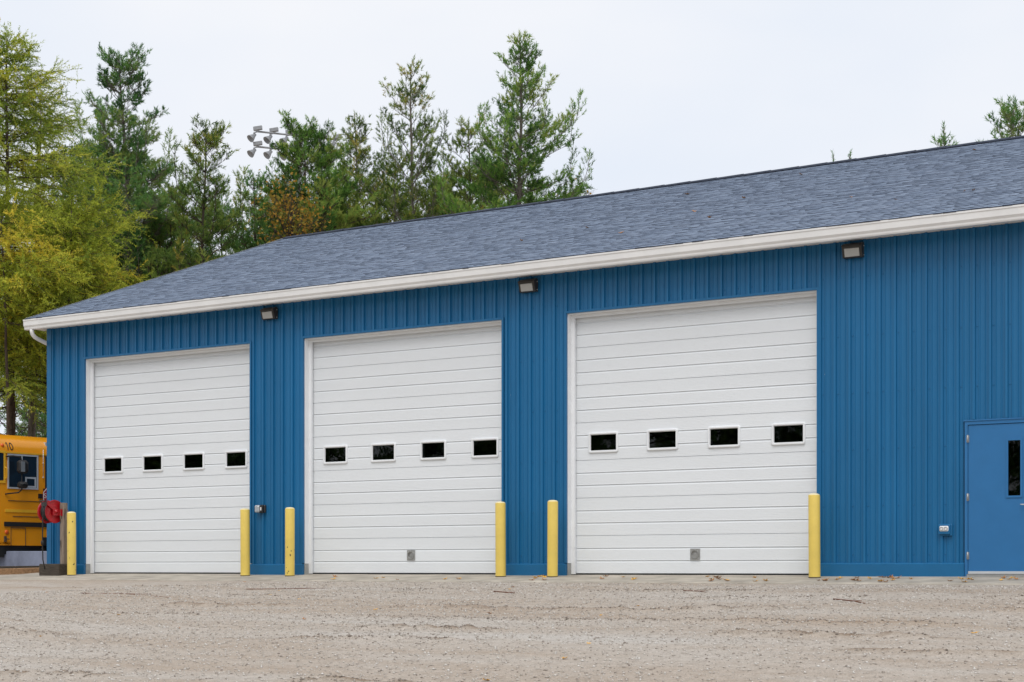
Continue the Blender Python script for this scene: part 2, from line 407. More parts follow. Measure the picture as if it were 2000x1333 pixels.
# concrete apron: gently sloped slab along the wall
b = MB()
XA = [-0.75, 3.2, 5.97, 8.7, 11.43, 14.2, 17.4, 20.5, 24.0, 30.0]
for i in range(len(XA) - 1):
    x0, x1 = XA[i] + .004, XA[i + 1] - .004
    b.add([(x0, -1.42, -.40), (x1, -1.42, -.40), (x1, .40, -.40), (x0, .40, -.40),
           (x0, -1.42, -.122), (x1, -1.42, -.122), (x1, -1.39, -.104), (x0, -1.39, -.104), (x1, .40, 0.004), (x0, .40, 0.004)],
          [(0, 1, 5, 4), (4, 5, 6, 7), (7, 6, 8, 9), (0, 4, 7, 9, 3), (1, 2, 8, 6, 5), (2, 3, 9, 8), (0, 3, 2, 1)])
tag(b.build('concrete_apron', M['concrete']), 'narrow concrete apron sloping away from the doors', kind='structure')
def apron_z(y): return -.104 + (y + 1.39) * (.108 / 1.79)

# ------------------------------------------------------------------ garage building
X_END = 27.43
WT = 4.97                                   # top of wall cladding (soffit level)
DOORS = [(1.075, 5.34), (6.60, 10.815), (12.06, 16.345)]
DTOP = 4.275
PD = (18.55, 19.555, 2.196)
bld = empty('garage_building', (0, 0, 0), 'long blue metal-clad garage with white gutter, three white overhead doors and grey shingle roof', 'building')

RIB0, RP = 16.664 - 16 * .9144 - 2.10, .2286
def rib_profile(xa, xb, hmaj=.036):
    """list of (x, depth) of the ribbed sheet between xa and xb; depth is outwards"""
    pts = []
    k0 = int((xa - RIB0) / RP) - 2; k1 = int((xb - RIB0) / RP) + 2
    for k in range(k0, k1 + 1):
        c = RIB0 + k * RP
        pts += [(c - .024, 0), (c - .017, hmaj), (c + .017, hmaj), (c + .024, 0)]
        for q in (.333, .667):
            m = c + q * RP
            pts += [(m - .012, 0), (m - .006, .0080), (m + .006, .0080), (m + .012, 0)]
    pts.sort()
    xs = [q[0] for q in pts]; ds = [q[1] for q in pts]
    out = [(xa, float(np.interp(xa, xs, ds)))] + [q for q in pts if xa < q[0] < xb] + [(xb, float(np.interp(xb, xs, ds)))]
    return out

def wall_zones(xa, xb):
    """split [xa,xb] at the openings; yields (x0,x1,z0)"""
    ops = [(a - .03, c + .03, DTOP + .035) for a, c in DOORS] + [(PD[0] - .02, PD[1] + .02, PD[2] + .025)]
    cuts = sorted(set([xa, xb] + [v for o in ops for v in o[:2] if xa < v < xb]))
    for x0, x1 in zip(cuts[:-1], cuts[1:]):
        xm = (x0 + x1) / 2; z0 = .165
        for a, c, zt in ops:
            if a < xm < c: z0 = zt
        yield x0, x1, z0

npan = int(round(X_END / .9144))
for k in range(npan):
    xa, xb = max(k * .9144 + .001, .065), (k + 1) * .9144 - .001
    b = MB()
    for x0, x1, z0 in wall_zones(xa, xb):
        if x1 - x0 < .004: continue
        pr = rib_profile(x0, x1)
        n = len(pr)
        V = [(x, -d - .002 * (k % 2), z0) for x, d in pr] + [(x, -d - .002 * (k % 2), WT) for x, d in pr]
        b.add(V, [(i, i + 1, n + i + 1, n + i) for i in range(n - 1)])
    b.build('wall_panel', M['blue'], bld)
# gable wall (left end) panels
RIDGE_Y, EAVE_Y, EAVE_Z, PITCH = 7.7, -.47, 5.115, .378
def roof_z(y): return EAVE_Z + PITCH * ((y if y <= RIDGE_Y else 2 * RIDGE_Y - y) - EAVE_Y)
DEPTH = 2 * RIDGE_Y
ng = int(DEPTH / .9144) + 1
for k in range(ng):
    ya, yb = .012 + k * (DEPTH - .02) / ng, .012 + (k + 1) * (DEPTH - .02) / ng - .002
    pr = rib_profile(ya, yb); n = len(pr)
    b = MB(); b.add([(.055 - d, y, .165) for y, d in pr] + [(.055 - d, y, roof_z(y) - .16) for y, d in pr], [(i, n + i, n + i + 1, i + 1) for i in range(n - 1)])
    b.build('wall_panel', M['blue'], bld)
b = MB(); b.box(X_END, X_END + .05, 0, DEPTH, 0, WT); b.add([(X_END, 0, WT), (X_END, DEPTH, WT), (X_END, RIDGE_Y, roof_z(RIDGE_Y) - .15)], [(0, 1, 2)])
b.box(0, X_END, DEPTH, DEPTH + .05, 0, WT); b.build('rear_wall', M['blue'], bld)
b = MB(); b.box(.05, X_END - .05, .30, DEPTH - .05, -.20, -.002); b.build('floor_slab', M['curb'], bld)
# inner liner behind the cladding keeps the bays dark
b = MB()
for x0, x1 in [(.06, 1.0), (5.42, 6.52), (10.9, 11.98), (16.43, 18.5), (19.6, X_END - .1)]: b.box(x0, x1, .12, .16, 0, WT)
for x0, x1 in DOORS: b.box(x0 - .05, x1 + .05, .24, .28, DTOP + .08, WT)
b.box(18.5, 19.6, .12, .16, PD[2] + .05, WT)
b.build('interior_lining', M['interior'], bld)

# corner trim, base trim, opening trims
b = MB(); b.box(.015, .14, -.046, -.040, .02, WT); b.box(.015, .021, -.040, .10, .02, WT); b.build('corner_trim', M['blue_trim'], bld)
segs = [(.0, DOORS[0][0] - .005), (DOORS[0][1] + .005, DOORS[1][0] - .005), (DOORS[1][1] + .005, DOORS[2][0] - .005), (DOORS[2][1] + .005, PD[0] - .006), (PD[1] + .006, X_END)]
for x0, x1 in segs:
    b = MB(); b.extrude_x([(-.050, -.035), (-.050, .160), (-.036, .172), (0.02, .180), (0.02, -.035)], x0 + (.012 if x0 == 0 else 0), x1)
    b.build('base_trim', M['blue_trim'], bld)
for x0, x1 in DOORS:
    b = MB()
    b.box(x0 - .038, x0 - .001, -.041, .0, .186, DTOP + .04); b.box(x1 + .001, x1 + .038, -.041, .0, .186, DTOP + .04)
    b.box(x0 - .001, x1 + .001, -.041, .0, DTOP + .004, DTOP + .04)
    b.build('opening_trim', M['blue_trim'], bld)
# screws of the cladding
b = MB()
for z in (.30, 1.02, 1.86, 2.70, 3.55, 4.42):
    k = int((0 - RIB0) / RP)
    while RIB0 + k * RP < X_END - .1:
        x = RIB0 + k * RP + .045; k += 1
        if x < .1 or any(a - .06 < x < c + .06 and z < DTOP + .1 for a, c in DOORS) or (PD[0] - .06 < x < PD[1] + .06 and z < PD[2] + .06): continue
        b.lathe((x, 0.002, z), (0, -1, 0), [(.011, 0), (.011, .008), (.006, .012), (0, .012)], 6)
tag(b.build('screw_heads', M['blue_trim'], bld), kind='stuff')

# ---- overhead doors
RY = .18
def section_profile(h, bottom=False):
    """(outward depth, z) of one door section: two ledge grooves, fine pinstripes"""
    pr = [(-.012, .0), (-.012, .0025), (.0, .006)]
    g = [.213, .417]
    z = .02
    while z < h - .012:
        hit = [q for q in g if q - .038 < z < q + .006]
        if hit:
            q = hit[0]
            pr += [(0, q - .032), (-.0165, q - .006), (-.0165, q), (.002, q + .0015)]
            g.remove(q); z = q + .022; continue
        pr += [(0, z - .003), (-.0012, z), (0, z + .003)]
        z += .026
    pr += [(.0, h - .004), (-.009, h - .002), (-.009, h)]
    return pr
for di, (x0, x1) in enumerate(DOORS):
    # white jambs, head and rubber seals
    b = MB()
    b.box(x0, x0 + .012, 0.0, RY + .06, .182, DTOP + .003); b.box(x1 - .012, x1, 0.0, RY + .06, .182, DTOP + .003)
    b.box(x0 + .012, x1 - .012, 0.0, RY + .06, DTOP - .010, DTOP + .003)
    b.box(x0 + .012, x0 + .075, RY - .075, RY - .030, -.0, DTOP - .011); b.box(x1 - .055, x1 - .012, RY - .075, RY - .030, -.0, DTOP - .011)
    b.box(x0 + .075, x1 - .055, RY - .075, RY - .050, DTOP - .06, DTOP - .011)
    dr = b.build('overhead_door', M['white_trim'], bld)
    dr['label'] = ['white sectional overhead door nearest the left corner', 'middle white sectional overhead door', 'white sectional overhead door nearest the blue entry door'][di]
    for xq in (x0 - .001, x1 - .011): b = MB(); b.box(xq, xq + .012, -.005, RY + .05, -.03, .180); b.build('concrete_curb', M['curb'], dr)
    hs = 4.34 / 7
    xa, xb = x0 + .02, x1 - .02
    for k in range(7):
        z0 = .012 + k * hs; pr = section_profile(hs - .001)
        b = MB(); full = [(RY - d, z0 + z) for d, z in pr]
        if k != 3: b.extrude_x(full, xa + .055, xb - .055, closed=False)
        else:                                  # this section has the four window openings
            lo_, hi_ = 2.012, 2.295
            def cut(pts, a, c):
                out = [q for q in pts if a <= q[1] <= c]; zs = [q[1] for q in pts]; ds = [q[0] for q in pts]
                if a > zs[0]: out = [(float(np.interp(a, zs, ds)), a)] + out
                if c < zs[-1]: out = out + [(float(np.interp(c, zs, ds)), c)]
                return out
            xs_ = xa + .055
            for i in range(4):
                w0 = x0 + .300 + 1.062 * i + .027; w1 = w0 + .491
                b.extrude_x(full, xs_, w0, closed=False)
                b.extrude_x(cut(full, full[0][1], lo_), w0, w1, closed=False); b.extrude_x(cut(full, hi_, full[-1][1]), w0, w1, closed=False)
                xs_ = w1
            b.extrude_x(full, xs_, xb - .055, closed=False)
        for xs, xe in ((xa, xa + .055), (xb - .055, xb)): b.box(xs, xe, RY - .002, RY + .03, z0 + .002, z0 + hs - .004)
        b.build('door_section', M['white'], dr)
    b = MB(); b.box(xa, xb, RY - .004, RY + .03, -.012, .011); b.build('bottom_seal', M['black'], dr)
    b = MB()
    for k in range(7): b.box(xa, xb, RY + .032, RY + .045, k * hs + .02, (k + 1) * hs + .005) if k != 3 else None
    for q in range(5):
        wx = [xa] + [v for w0 in [x0 + .300 + 1.062 * i for i in range(4)] for v in (w0 + .02, w0 + .525)] + [xb]
        b.box(wx[2 * q], wx[2 * q + 1], RY + .032, RY + .045, 3 * hs + .005, 4 * hs + .02)
    b.build('door_backing', M['interior'], dr)
    # windows: cut-out frames with recessed glass
    for i in range(4):
        w0 = x0 + .300 + 1.062 * i; w1 = w0 + .545; z0, z1 = 1.985, 2.322; y0 = RY - .028
        fr_ = .042; b = MB()
        def rr(x0, x1, z0, z1, y, r, n=4):
            P = []
            for cx_, cz_, a0 in ((x1 - r, z0 + r, -90), (x1 - r, z1 - r, 0), (x0 + r, z1 - r, 90), (x0 + r, z0 + r, 180)):
                for q in range(n + 1):
                    a = R(a0 + 90 * q / n); P.append((cx_ + r * math.cos(a), y, cz_ + r * math.sin(a)))
            return P
        rings = [rr(w0, w1, z0, z1, RY + .010, .035), rr(w0, w1, z0, z1, y0 + .010, .035), rr(w0 + .010, w1 - .010, z0 + .010, z1 - .010, y0, .028),
                 rr(w0 + .030, w1 - .030, z0 + .030, z1 - .030, y0, .012), rr(w0 + fr_, w1 - fr_, z0 + fr_, z1 - fr_, y0 + .024, .004)]
        n = len(rings[0]); V = sum(rings, [])
        b.add(V, [(j * n + q, j * n + (q + 1) % n, (j + 1) * n + (q + 1) % n, (j + 1) * n + q) for j in range(4) for q in range(n)])
        b.build('window_frame', M['white_trim'], dr)
        b = MB(); b.box(w0 + fr_ - .002, w1 - fr_ + .002, y0 + .0235, y0 + .0275, z0 + fr_ - .002, z1 - fr_ + .002); b.build('window_pane', M['pane'], dr)
    if di > 0:                                # exhaust port in the lowest sections
        c = (8.83, 0, .325) if di == 1 else (14.266, 0, .318)
        b = MB(); s = .082; y = RY - .016
        sq = [(c[0] + s * a, y, c[2] + s * q * 1.08) for a, q in ((-1, -1), (1, -1), (1, 1), (-1, 1))]
        nseg = 24
        ring = lambda r, yy: [(c[0] + r * math.cos(2 * math.pi * k / nseg), yy, c[2] + r * math.sin(2 * math.pi * k / nseg)) for k in range(nseg)]
        outer = []
        for k in range(nseg):
            a = 2 * math.pi * k / nseg; m_ = max(abs(math.cos(a)), abs(math.sin(a)))
            outer.append((c[0] + s * math.cos(a) / m_, y, c[2] + 1.08 * s * math.sin(a) / m_))
        rs = [[(q[0], RY + .004, q[2]) for q in outer], outer, ring(.068, y), ring(.066, y - .010), ring(.060, y - .010), ring(.057, y + .016), ring(.02, y + .015), ring(.001, y + .012)]
        V = sum(rs, [])
        b.add(V, [(j * nseg + k, j * nseg + (k + 1) % nseg, (j + 1) * nseg + (k + 1) % nseg, (j + 1) * nseg + k) for j in range(len(rs) - 1) for k in range(nseg)])
        b.build('exhaust_port', M['steel'], dr)

# ---- entry door
b = MB(); x0, x1, zt = PD
b.box(x0, x0 + .045, -.034, .10, -.03, zt); b.box(x1 - .045, x1, -.034, .10, -.03, zt); b.box(x0 + .045, x1 - .045, -.034, .10, zt - .05, zt)
b.box(x0 - .012, x1 + .012, -.046, -.0345, zt + .001, zt + .020)
ed = b.build('entry_door', M['door_blue'], bld); ed['label'] = 'flat blue steel entry door with a narrow tall window'
sx0, sx1 = 18.600, 19.506; lx0, lx1, lz0, lz1 = 19.155, 19.335, 1.115, 1.905
b = MB()
for a, c, d, e in ((sx0, lx0, .03, 2.138), (lx1, sx1, .03, 2.138), (lx0, lx1, .03, lz0), (lx0, lx1, lz1, 2.138)): b.box(a, c, -.022, .022, d, e)
b.build('door_leaf', M['door_blue'], ed)
b = MB()
for a, c, d, e in ((lx0 - .022, lx0 + .006, lz0 - .022, lz1 + .022), (lx1 - .006, lx1 + .022, lz0 - .022, lz1 + .022), (lx0 + .006, lx1 - .006, lz0 - .022, lz0 + .006), (lx0 + .006, lx1 - .006, lz1 - .006, lz1 + .022)): b.box(a, c, -.034, -.0225, d, e)
b.build('window_frame', M['door_blue'], ed)
b = MB(); b.box(lx0 + .002, lx1 - .002, -.008, -.003, lz0 + .002, lz1 - .002); b.build('window_pane', M['pane'], ed)
b = MB(); b.box(lx0 - .02, lx1 + .02, .024, .03, lz0 - .02, lz1 + .02); b.build('dark_backing', M['void'], ed)  # flat black sheet stands for the darkness behind the glass
for z in (1.946, 1.111, .276):
    b = MB(); b.tube([(18.596, -.040, z - .055), (18.596, -.040, z + .055)], .0085, 8); b.box(18.580, 18.596, -.0365, -.034, z - .05, z + .05); b.box(18.597, 18.613, -.0265, -.0225, z - .05, z + .05); b.build('hinge', M['steel'], ed)
b = MB(); b.lathe((19.43, -.022, .99), (0, -1, 0), [(.034, 0), (.034, .010), (.014, .014), (.012, .05), (0, .05)], 16); b.tube([(19.43, -.066, .99), (19.40, -.070, .99), (19.335, -.064, .994)], [.011, .010, .008], 8); b.build('lever_handle', M['steel_light'], ed)
b = MB(); b.box(sx0, sx1, -.030, -.0225, .018, .055); b.build('door_sweep', M['steel_light'], ed)
b = MB(); b.box(x0 + .04, x1 - .04, -.07, .10, -.03, .012); b.build('threshold', M['steel'], ed)

# ---- eave: fascia, soffit, gutter, downspout
XL = -.20
b = MB(); b.box(XL + .03, X_END, -.345, -.325, 4.955, 5.10); b.build('fascia', M['gutter'], bld)
k = 0; x = XL + .03
while x < X_END:
    xe = min(x + 3.05, X_END); b = MB(); b.box(x + .001, xe - .001, -.325, .03, 4.962, 4.972); b.box(x + .001, xe - .001, -.338, -.325, 4.935, 4.955)
    b.build('soffit_panel', M['soffit'], bld); x = xe
b = MB(); b.box(XL, XL + .029, -.345, .10, 4.95, 5.17); b.box(XL + .029, .010, -.325, .05, 4.95, 4.961); b.build('eave_return', M['soffit'], bld)
gp = [(-.350, 5.105), (-.350, 4.905), (-.428, 4.905), (-.438, 4.925), (-.440, 4.950), (-.462, 4.985), (-.466, 5.070), (-.476, 5.082), (-.476, 5.108), (-.462, 5.108), (-.460, 5.092), (-.452, 5.072), (-.448, 4.990), (-.424, 4.945), (-.420, 4.917), (-.364, 4.917), (-.362, 5.105)]
b = MB(); b.extrude_x(gp, XL, X_END); b.add([(XL - .002, q[0], q[1]) for q in gp[:9]], [tuple(range(9))]); gut = b.build('gutter', M['gutter'], bld)
for x in (3.0, 6.1, 9.15, 12.2, 15.3, 18.35, 21.4, 24.4):
    b = MB(); b.extrude_x([(q[0] - .0025 * (1 if q[0] < -.36 else -.2), q[1] - (.0025 if q[1] < 4.91 else 0)) for q in gp[1:9]], x, x + .02, closed=False); b.build('gutter_seam', M['gutter'], gut)
b = MB()
path = [(-.03, -.395, 4.91), (-.03, -.395, 4.86), (-.03, -.375, 4.81), (-.03, -.32, 4.765), (-.03, -.24, 4.735), (-.03, .16, 4.63), (-.03, .22, 4.60), (-.03, .25, 4.53), (-.03, .25, .30), (-.03, .20, .15), (-.12, .12, .10)]
b.tube(path, .042, 10); b.build('downspout', M['gutter'], bld)

# ---- roof: deck, shingles, ridge
x0, x1 = -.14, X_END + .2
b = MB()
zr, ze = EAVE_Z + PITCH * (RIDGE_Y - EAVE_Y), EAVE_Z
yb = 2 * RIDGE_Y - EAVE_Y
b.add([(x0, EAVE_Y + .02, ze - .012), (x1, EAVE_Y + .02, ze - .012), (x1, RIDGE_Y, zr - .02), (x0, RIDGE_Y, zr - .02), (x1, yb, ze - .012), (x0, yb, ze - .012),
       (x0, EAVE_Y + .13, ze - .06), (x1, EAVE_Y + .13, ze - .06), (x1, RIDGE_Y, zr - .14), (x0, RIDGE_Y, zr - .14), (x1, yb, ze - .06), (x0, yb, ze - .06)],
      [(0, 1, 2, 3), (3, 2, 4, 5), (6, 9, 8, 7), (9, 11, 10, 8), (0, 6, 7, 1), (0, 3, 9, 6), (3, 5, 11, 9), (1, 7, 8, 2), (2, 8, 10, 4), (5, 4, 10, 11)])
roof = b.build('roof', M['ridge'], bld)
SL = math.hypot(RIDGE_Y - EAVE_Y, zr - ze); ex = .143
ud = np.array([0, (RIDGE_Y - EAVE_Y) / SL, (zr - ze) / SL]); nd = np.array([0, -ud[2], ud[1]])
Vs, Ts = [], []
rows = int(SL / ex)
for r_ in range(rows):
    x = x0 - rng.random() * .25
    s0 = r_ * ex
    while x < x1:
        w = .10 + .16 * rng.random(); xa, xe = max(x, x0), min(x + w, x1); x += w
        if xe - xa < .02: continue
        th = .007 + .008 * rng.random(); drop = .015 * rng.random()
        q = []
        for sx, hh in ((s0 - drop, th), (s0 + ex + .03, .003)):
            for xx in (xa + .001, xe - .001): q.append(np.array([xx, EAVE_Y, ze]) + ud * sx + nd * hh + np.array([0, 0, 0]))
        lo = [np.array([xx, EAVE_Y, ze]) + ud * (s0 - drop) + nd * -.006 for xx in (xa + .001, xe - .001)]
        lo2 = [np.array([xx, EAVE_Y, ze]) + ud * (s0 + ex + .03) + nd * -.006 for xx in (xa + .001, xe - .001)]
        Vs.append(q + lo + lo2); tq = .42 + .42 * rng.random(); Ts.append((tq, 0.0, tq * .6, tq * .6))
V = np.array(Vs).reshape(-1, 3); n = len(Vs)
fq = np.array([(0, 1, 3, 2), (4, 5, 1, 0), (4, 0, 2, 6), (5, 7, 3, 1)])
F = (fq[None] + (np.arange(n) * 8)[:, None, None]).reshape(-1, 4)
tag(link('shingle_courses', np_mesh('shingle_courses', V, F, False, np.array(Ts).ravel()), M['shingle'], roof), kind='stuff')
k = 0; x = x0 + .1
b = MB()
while x < x1 - .3:                           # ridge vent with cap shingles
    h = .045 + .004 * (k % 2); xe = x + .32
    b.add([(x, RIDGE_Y - .16, zr - .035), (xe, RIDGE_Y - .16, zr - .035), (xe, RIDGE_Y - .155, zr - .055 + h), (x, RIDGE_Y - .155, zr - .06 + h), (xe, RIDGE_Y, zr + h), (x, RIDGE_Y, zr + h - .004),
           (xe, RIDGE_Y + .16, zr - .055 + h), (x, RIDGE_Y + .16, zr - .055 + h)], [(0, 1, 2, 3), (3, 2, 4, 5), (5, 4, 6, 7), (0, 3, 5, 7)])
    x += .30; k += 1
tag(b.build('ridge_cap', M['ridge'], roof), kind='stuff')
b = MB(); b.add([(x0 - .004, EAVE_Y - .005, ze - .02), (x0 - .004, RIDGE_Y, zr - .02), (x0 - .004, RIDGE_Y, zr + .018), (x0 - .004, EAVE_Y - .005, ze + .014),
                 (x0 + .03, EAVE_Y - .005, ze + .016), (x0 + .03, RIDGE_Y, zr + .020)], [(0, 3, 2, 1), (3, 4, 5, 2)]); b.build('rake_edge', M['steel_light'], roof)

# ------------------------------------------------------------------ things on and by the wall
def wall_light(x, z, label):
    t_ = empty('wall_light', (x, 0, z), label, 'wall light', 'flood lights under the eave')
    w = .15; prof = [(-.026, -.105), (-.026, .10), (-.075, .108), (-.155, .070), (-.165, .050), (-.115, -.105)]
    b = MB(); b.extrude_x([(q[0], z + q[1]) for q in prof], x - w, x + w); b.build('housing', M['dark'], t_)
    for s_ in (-1, 1):
        for zz in (.06, -.075): b = MB(); b.lathe((x + s_ * (w + .002), -.06, z + zz), (s_, 0, 0), [(.008, 0), (.008, .006), (0, .007)], 8); b.build('screw', M['steel_light'], t_)
    p0, p1 = np.array([-.165, .050]), np.array([-.115, -.105]); d = p1 - p0; nrm = np.array([d[1], -d[0]]); nrm /= np.linalg.norm(nrm)
    if nrm[0] > 0: nrm = -nrm
    def q(a, o): v = p0 + d * a + nrm * o; return v[0], z + v[1]
    b = MB(); b.extrude_x([q(.16, .002), q(.94, .002), q(.91, .012), q(.19, .012)], x - w + .038, x + w - .038); b.build('lens', M['lens'], t_)
    b = MB(); b.box(x - .11, x + .11, -.026, .0, z - .09, z + .09); b.build('back_plate', M['dark'], t_)
    b = MB(); b.extrude_x([(-.070, z + .112), (-.158, z + .074), (-.182, z + .052), (-.180, z + .048), (-.150, z + .066), (-.070, z + .104)], x - w - .006, x + w + .006); b.build('visor', M['dark'], t_)
wall_light(5.85, 4.785, 'dark flood light with pale lens, between the left and middle overhead doors')
wall_light(11.365, 4.79, 'dark flood light with pale lens, between the middle and right overhead doors')
wall_light(16.926, 4.80, 'dark flood light with pale lens, above right, nearest the entry door')

t_ = empty('outlet_box', (5.63, 0, 1.19), 'small outlet box with clear cover and black flap between the left and middle doors', 'outlet')
b = MB(); b.bev(5.55, 5.72, -.06, -.02, 1.125, 1.265, .008); b.build('back_box', M['dark'], t_)
b = MB(); b.bev(5.520, 5.628, -.125, -.058, 1.128, 1.262, .018); b.build('clear_cover', M['clear'], t_)
b = MB(); b.bev(5.632, 5.705, -.105, -.0605, 1.118, 1.268, .012); b.build('hinged_flap', M['black'], t_)
b = MB(); b.box(5.650, 5.676, -.1075, -.1055, 1.165, 1.225); b.build('sticker', M['white_flat'], t_)
t_ = empty('outlet_box', (18.285, 0, .65), 'blue outlet box with white twin socket beside the entry door', 'outlet')
b = MB(); b.bev(18.195, 18.375, -.048, -.02, .565, .735, .006); b.build('back_box', M['blue_trim'], t_)
b = MB(); b.bev(18.185, 18.350, -.085, -.049, .585, .725, .008); b.build('cover_plate', M['blue_trim'], t_)
b = MB(); b.bev(18.205, 18.335, -.098, -.086, .628, .705, .012); pl = b.build('socket_plate', M['white_flat'], t_)
for x in (18.238, 18.300):
    b = MB(); b.lathe((x, -.098, .667), (0, -1, 0), [(.026, .0), (.026, .006), (.020, .007), (.018, -.002), (0, -.002)], 14); b.build('socket', M['steel'], pl)

# bollards
BL = [(1.095, 1.262, 'scuffed yellow bollard beside the wooden post and hose reel', True, 90), (5.543, 1.240, 'yellow bollard in front of the right edge of the left overhead door', False, 0),
      (6.581, 1.240, 'yellow bollard with black chips between outlet box and middle door', True, 205), (11.019, 1.246, 'yellow bollard in front of the right edge of the middle door', False, 140),
      (12.001, 1.250, 'yellow bollard at the left jamb of the right overhead door', False, 250), (16.444, 1.249, 'yellow bollard at the right jamb of the right overhead door', False, 30)]
def make_bollard():
    t_ = empty('bollard', (0, 0, 0), 'yellow bollard', 'bollard', 'yellow bollards guarding the doors')
    r = .086
    b = MB(); b.lathe((0, 0, 0), (0, 0, 1), [(r, -.05), (r, .02), (r, .6), (r, 1.215), (r - .002, 1.222)], 32); b.build('sleeve', M['yellow'], t_)
    b = MB(); b.lathe((0, 0, 0), (0, 0, 1), [(r - .002, 1.222), (r - .010, 1.233), (r - .030, 1.243), (r - .06, 1.248), (0, 1.249)], 32); b.build('domed_cap', M['cap'], t_)
    b = MB(); b.lathe((0, 0, 0), (0, 0, 1), [(r + .002, -.05), (r + .003, .008), (r + .0005, .012)], 32); b.build('base_ring', M['darkwood'], t_)
    return t_
proto = make_bollard(); chipped = []
for i, (x, h, lab, chip, rot) in enumerate(BL):
    o = proto if i == 0 else copy_tree(proto)
    o.location = (x, -.40, apron_z(-.40)); o.rotation_euler = (R(random.uniform(-.3, .3)), R(random.uniform(-.3, .3)), R(rot)); o.scale = (1, 1, (h + .0) / 1.249)
    o['label'] = lab
    if chip: chipped.append(o)
for o in chipped:
        for c in [q for q in bpy.data.objects if q.parent == o and q.name.startswith('sleeve')]:
            c.data = c.data.copy(); c.data.materials[0] = M['yellow_chip']

# wooden post on a timber block, hose reel
tag(MB().bev(.30, .86, -.52, -.12, -.06, .185, .015).build('timber_block', M['darkwood']), 'dark weathered timber block at the foot of the wooden post', 'timber')
pb = MB(); pb.bev(.705, .810, -.345, -.240, .175, 1.40, .006); tag(pb.build('wooden_post', M['wood']), 'grey weathered wooden post carrying the red hose reel', 'post')
rc = np.array([.635, -.43, 1.225])
ax = RT * -.79 + FW * .613                              # reel axle
left = np.cross([0, 0, 1.0], ax); left /= np.linalg.norm(left)
if left @ RT > 0: left = -left
up = np.array([0, 0, 1.0])
reel = empty('hose_reel', tuple(rc - up * .24), 'red enamel hose reel bolted to the wooden post at the left corner', 'hose reel')
def disc(c, sgn):
    b = MB(); b.lathe(c, ax * sgn, [(.060, -.012), (.075, .004), (.135, .004), (.150, -.012), (.205, -.012), (.226, -.004), (.232, .006), (.226, .014), (.205, .002), (.150, .002), (.06, .002)], 32); return b
disc(rc - ax * .02, -1).build('side_disc', M['red'], reel); disc(rc + ax * .22, 1).build('side_disc', M['red'], reel)
b = MB(); b.lathe(rc, ax, [(.10, -.01), (.10, .21)], 24)
for k in range(9): b.lathe(rc + ax * (.002 + .022 * k), ax, [(.165, 0), (.180, .005), (.180, .017), (.165, .022)], 28)
b.build('coiled_hose', M['black'], reel)
def bar(b, p, q, w, t, nrm=ax):
    p, q = np.array(p, float), np.array(q, float); d = q - p; d /= np.linalg.norm(d); s = np.cross(d, nrm); s /= np.linalg.norm(s)
    V = [p + s * w * a + nrm * t * c for a, c in ((-1, -1), (1, -1), (1, 1), (-1, 1))] + [q + s * w * a + nrm * t * c for a, c in ((-1, -1), (1, -1), (1, 1), (-1, 1))]
    b.add(V, [(0, 1, 2, 3), (7, 6, 5, 4), (0, 4, 5, 1), (1, 5, 6, 2), (2, 6, 7, 3), (3, 7, 4, 0)])
b = MB()
f0 = rc - ax * .055
bar(b, f0 - left * .05 - up * .015, f0 + left * .225 + up * .185, .032, .012); b.build('guide_arm', M['red'], reel)
b = MB(); bar(b, f0 + left * .07 - up * .02, f0 - left * .285 - up * .015, .060, .014); bar(b, f0 - left * .25 - up * .015, np.array([.755, -.35, 1.205]), .07, .03); b.build('mounting_arm', M['red'], reel)
b = MB(); b.lathe(f0 - ax * .012, -ax, [(.045, 0), (.045, .016), (.02, .02), (.018, .045), (0, .045)], 16)
for a in range(4): b.lathe(f0 - ax * .012 + left * .07 * math.cos(a * 1.57 + .6) + up * .04 * math.sin(a * 1.57 + .6), -ax, [(.011, 0), (.011, .010), (0, .011)], 8)
b.build('axle_hub', M['red'], reel)
b = MB(); bar(b, f0 - left * .245 - up * .01 - ax * .015, f0 - left * .275 - up * .01 - ax * .015, .035, .002); b.build('maker_plate', M['white_flat'], reel)
b = MB(); g = f0 + left * .245 + up * .20
bar(b, g - left * .02 + up * .0, g + left * .10 + up * .005, .010, .05); bar(b, g + left * .03 - up * .02, g + left * .03 - up * .10, .03, .05); b.build('roller_guide', M['dark'], reel)
hp = [g + left * .03 - up * .10, g + left * .045 - up * .22, g + left * .06 - up * .40, g + left * .065 - up * .8, g + left * .055 - up * 1.16, g + left * .03 - up * 1.35 - ax * .03]
b = MB(); b.tube([tuple(q) for q in hp], .0115, 8); b.tube([tuple(hp[3] + up * .02), tuple(hp[3] - up * .07)], .030, 10); b.build('hanging_hose', M['black'], reel)

# tan timber lying left of the corner, grey-blue barrier behind the bus
def beam(name, p, q, w, h, m_, label, cat):
    p, q = np.array(p), np.array(q); d = q - p; d /= np.linalg.norm(d); s = np.cross(up, d); s /= np.linalg.norm(s)
    c = .012; b = MB(); V = []
    for e in (p, q):
        for a, z in ((-w, 0), (w, 0), (w, h - c), (w - c, h), (-w + c, h), (-w, h - c)): V.append(e + s * a + up * z)
    b.add(V, [(0, 5, 4, 3, 2, 1), (6, 7, 8, 9, 10, 11)] + [(i, (i + 1) % 6, 6 + (i + 1) % 6, 6 + i) for i in range(6)])
    return tag(b.build(name, m_), label, cat)
g0, g1 = at(-60, 1123, 32.3), at(92, 1113, 33.2)
g0[2] = -.055; g1[2] = -.01
beam('timber_beam', g0, g1, .11, .125, M['tanwood'], 'rust-tan timber beam lying on the ground left of the garage corner', 'timber')
h0, h1 = at(-60, 1104, 34.2), at(100, 1100, 35.0); h0[2], h1[2] = .0, .03
